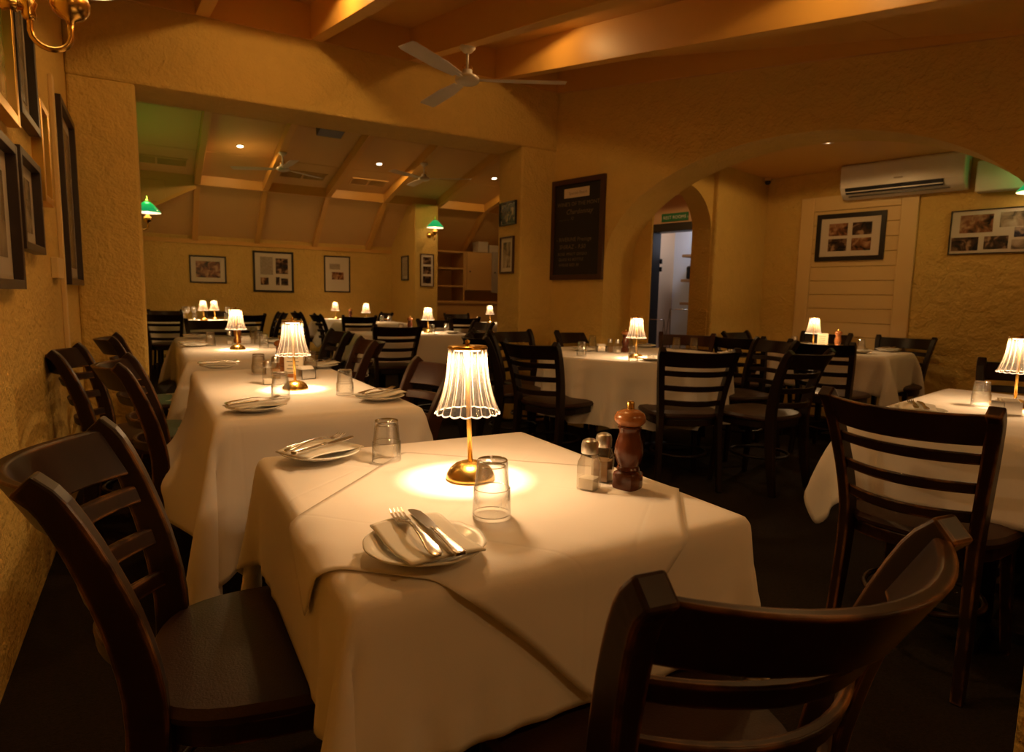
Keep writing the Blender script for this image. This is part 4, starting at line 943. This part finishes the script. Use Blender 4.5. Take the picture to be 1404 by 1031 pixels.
# ------------------------------------------------------------------ air conditioner, camera, side-room details
q = Rw(2.13, 2.35, 2.13); r = thing('air_conditioner', 'white split air conditioner above the four-photo frame', 'air conditioner', q, RZR)
prof = [(0, 0), (-.10, .0), (-.17, .035), (-.205, .09), (-.215, .28), (-.19, .30), (0, .30)]
mb = MB(); n_ = len(prof); vs = [(-.49, y, z) for y, z in prof]+[(.49, y, z) for y, z in prof]
mb.add(vs, [tuple(reversed(range(n_))), tuple(range(n_, 2*n_))]+[(i, (i+1) % n_, n_+(i+1) % n_, n_+i) for i in range(n_)])
obj('body', mb, 'white_plastic', r, bevel=.012)
obj('outlet', MB().add([(-.44, -.178, .034), (.34, -.178, .034), (.34, -.211, .085), (-.44, -.211, .085), (-.44, -.165, .04), (.34, -.165, .04), (.34, -.198, .09), (-.44, -.198, .09)], [(0,1,2,3),(7,6,5,4),(0,4,5,1),(1,5,6,2),(2,6,7,3),(3,7,4,0)]), 'black_plastic', r)
obj('louvre', MB().box((-.44, -.195, .048), (.34, -.188, .056)), 'white_plastic', r); obj('lower_slot', MB().box((-.42, -.160, .012), (.38, -.12, .018)), 'black_plastic', r)
obj('badge', MB().box((-.035, -.218, .13), (.035, -.2135, .142)), 'grey_door', r)
q = Rw(2.90, 2.35, 2.22); tag(obj('duct_cover', MB().box((-.22, -.12, -.13), (.25, 0, .12)), 'white_plastic', None, bevel=.01, loc=q), 'pale boxed duct cover beside the air conditioner', 'duct cover').rotation_euler = (0, 0, RZR)
q = Rw(.87, 2.28, 2.40); r = thing('security_camera', 'small dark dome security camera in the side room corner', 'camera', q)
obj('mount', MB().lathe([(0, .03), (.035, .03), (.038, .015), (.03, .0), (0, 0)], 20), 'cream_trim', r, True); obj('dome', MB().lathe([(.03, 0), (.03, -.015), (.02, -.032), (0, -.038)], 20), 'black_plastic', r, True)
# rest room shelves with things on them
for k, (z, lab) in enumerate(((1.72, 'top wooden shelf inside the rest room'), (1.40, 'middle wooden shelf inside the rest room'), (1.10, 'bottom wooden shelf inside the rest room'))):
    tag(obj('wall_shelf', rbox(MB(), (-.62, 3.08, z), (.845, 3.40, z+.035)), 'shelf_wood', None, bevel=.003), lab, 'shelf', 'rest room shelves')
q = Rw(-.50, 3.2, 1.755); r = thing('bottle', 'bottle on the top rest room shelf', 'bottle', q); obj('body', MB().lathe([(0, 0), (.04, 0), (.04, .14), (.018, .20), (.016, .28), (0, .28)], 18), 'jar_glass', r, True); obj('cap', MB().lathe([(.019, .26), (.019, .30), (0, .30)], 14), 'black_plastic', r)
q = Rw(-.30, 3.22, 1.435); tag(obj('tray', MB().box((-.25, -.14, 0), (.25, .14, .17)), 'black_plastic', None, bevel=.02, loc=q), 'black container on the middle rest room shelf', 'container').rotation_euler = (0, 0, RZR)
q = Rw(-.38, 3.22, 1.135); tag(obj('small_box', MB().box((-.12, -.10, 0), (.12, .10, .16)), 'black_plastic', None, bevel=.01, loc=q), 'small dark box on the bottom rest room shelf', 'box').rotation_euler = (0, 0, RZR)
q = Rw(-.95, 2.46, 1.30); r = thing('wall_panel', 'narrow black panel on wall left of the rest room doorway', 'wall panel', q, RZR); obj('panel', MB().box((0, -.09, -.42), (.05, .05, .22)), 'black_plastic', r, bevel=.01); obj('lower_strap', MB().box((0, -.03, -.50), (.03, -.01, -.42)), 'black_plastic', r)
# wire high chair racks in front of the door
for k, (u, n_, h) in enumerate(((-.42, 2.25, .92), (-.05, 2.2, 1.05))):
    q = Rw(u, n_); r = thing('wire_stand', ('lower' if k == 0 else 'taller')+' thin wire folding stand in front of the rest room doorway', 'stand', q, RZR, 'wire stands')
    for s in (-1, 1):
        obj('wire_frame', MB().tube([(s*.17, -.14, 0), (s*.13, 0, h), (s*.17, .14, 0)], .005, 6), 'steel', r, True)
    for z in (h, h*.55): obj('crossbar', MB().tube([(-.13-.04*(1-z/h), 0 if z == h else -.063, z), (.13+.04*(1-z/h), 0 if z == h else -.063, z)], .005, 6), 'steel', r, True)

# ------------------------------------------------------------------ hutch in the back room
r = thing('hutch', 'built-in cream hutch with open shelves and cupboard doors in back room', 'cabinet', (4.6, 11.2, 0))
HW = 1.95
obj('base_body', MB().box((-.36, -.62, 0), (HW, 0, 1.03)), 'hutch_paint', r); obj('counter', MB().box((-.38, -.66, 1.03), (HW+.02, 0, 1.08)), 'hutch_paint', r, bevel=.006)
for k in range(9): obj('vent_slat', MB().box((-.30, -.632, .40+k*.06), (.14, -.62, .435+k*.06)), 'hutch_paint', r)
obj('upper_back', MB().box((-.36, -.02, 1.08), (HW, 0, 1.98)), 'hutch_paint', r)
for x in (-.36, .40, HW-.03): obj('upright', MB().box((x, -.55, 1.08), (x+.03, -.02, 1.98)), 'hutch_paint', r)
for z in (1.33, 1.65, 1.95): obj('shelf', MB().box((-.33, -.55, z), (.40, -.02, z+.03)), 'hutch_paint', r)
for x0, x1, m, z0, z1 in ((.46, .96, 'hutch_paint', 1.28, 1.96), (.98, 1.40, 'grey_door', 1.24, 2.0)):
    d = obj('cupboard_door', MB().box((x0, -.58, z0), (x1, -.55, z1)), m, r, bevel=.006); obj('knob', MB().lathe([(0, 0), (.012, 0), (.014, .012), (0, .02)], 12), 'black_plastic', d, True, loc=(x0+.06, -.58, (z0+z1)/2)).rotation_euler = (math.pi/2, 0, 0)
obj('cupboard_box', MB().box((.43, -.55, 1.28), (HW-.03, -.02, 1.98)), 'hutch_paint', r)
for k, (x, w, h, lb) in enumerate(((5.41, .20, .19, 'taller pale cardboard box on top of the hutch'), (5.67, .24, .14, 'lower pale cardboard box on top of the hutch'))):
    b_ = thing('storage_box', lb, 'box', (x, 10.79, 1.985), 0, 'boxes on the hutch'); obj('carton', MB().box((-w/2, -.12, 0), (w/2, .12, h)), 'box_card', b_, bevel=.004); obj('lid', MB().box((-w/2-.004, -.124, h-.05), (w/2+.004, .124, h+.004)), 'box_card', b_, bevel=.003)
# drop any unused empties of helper lights
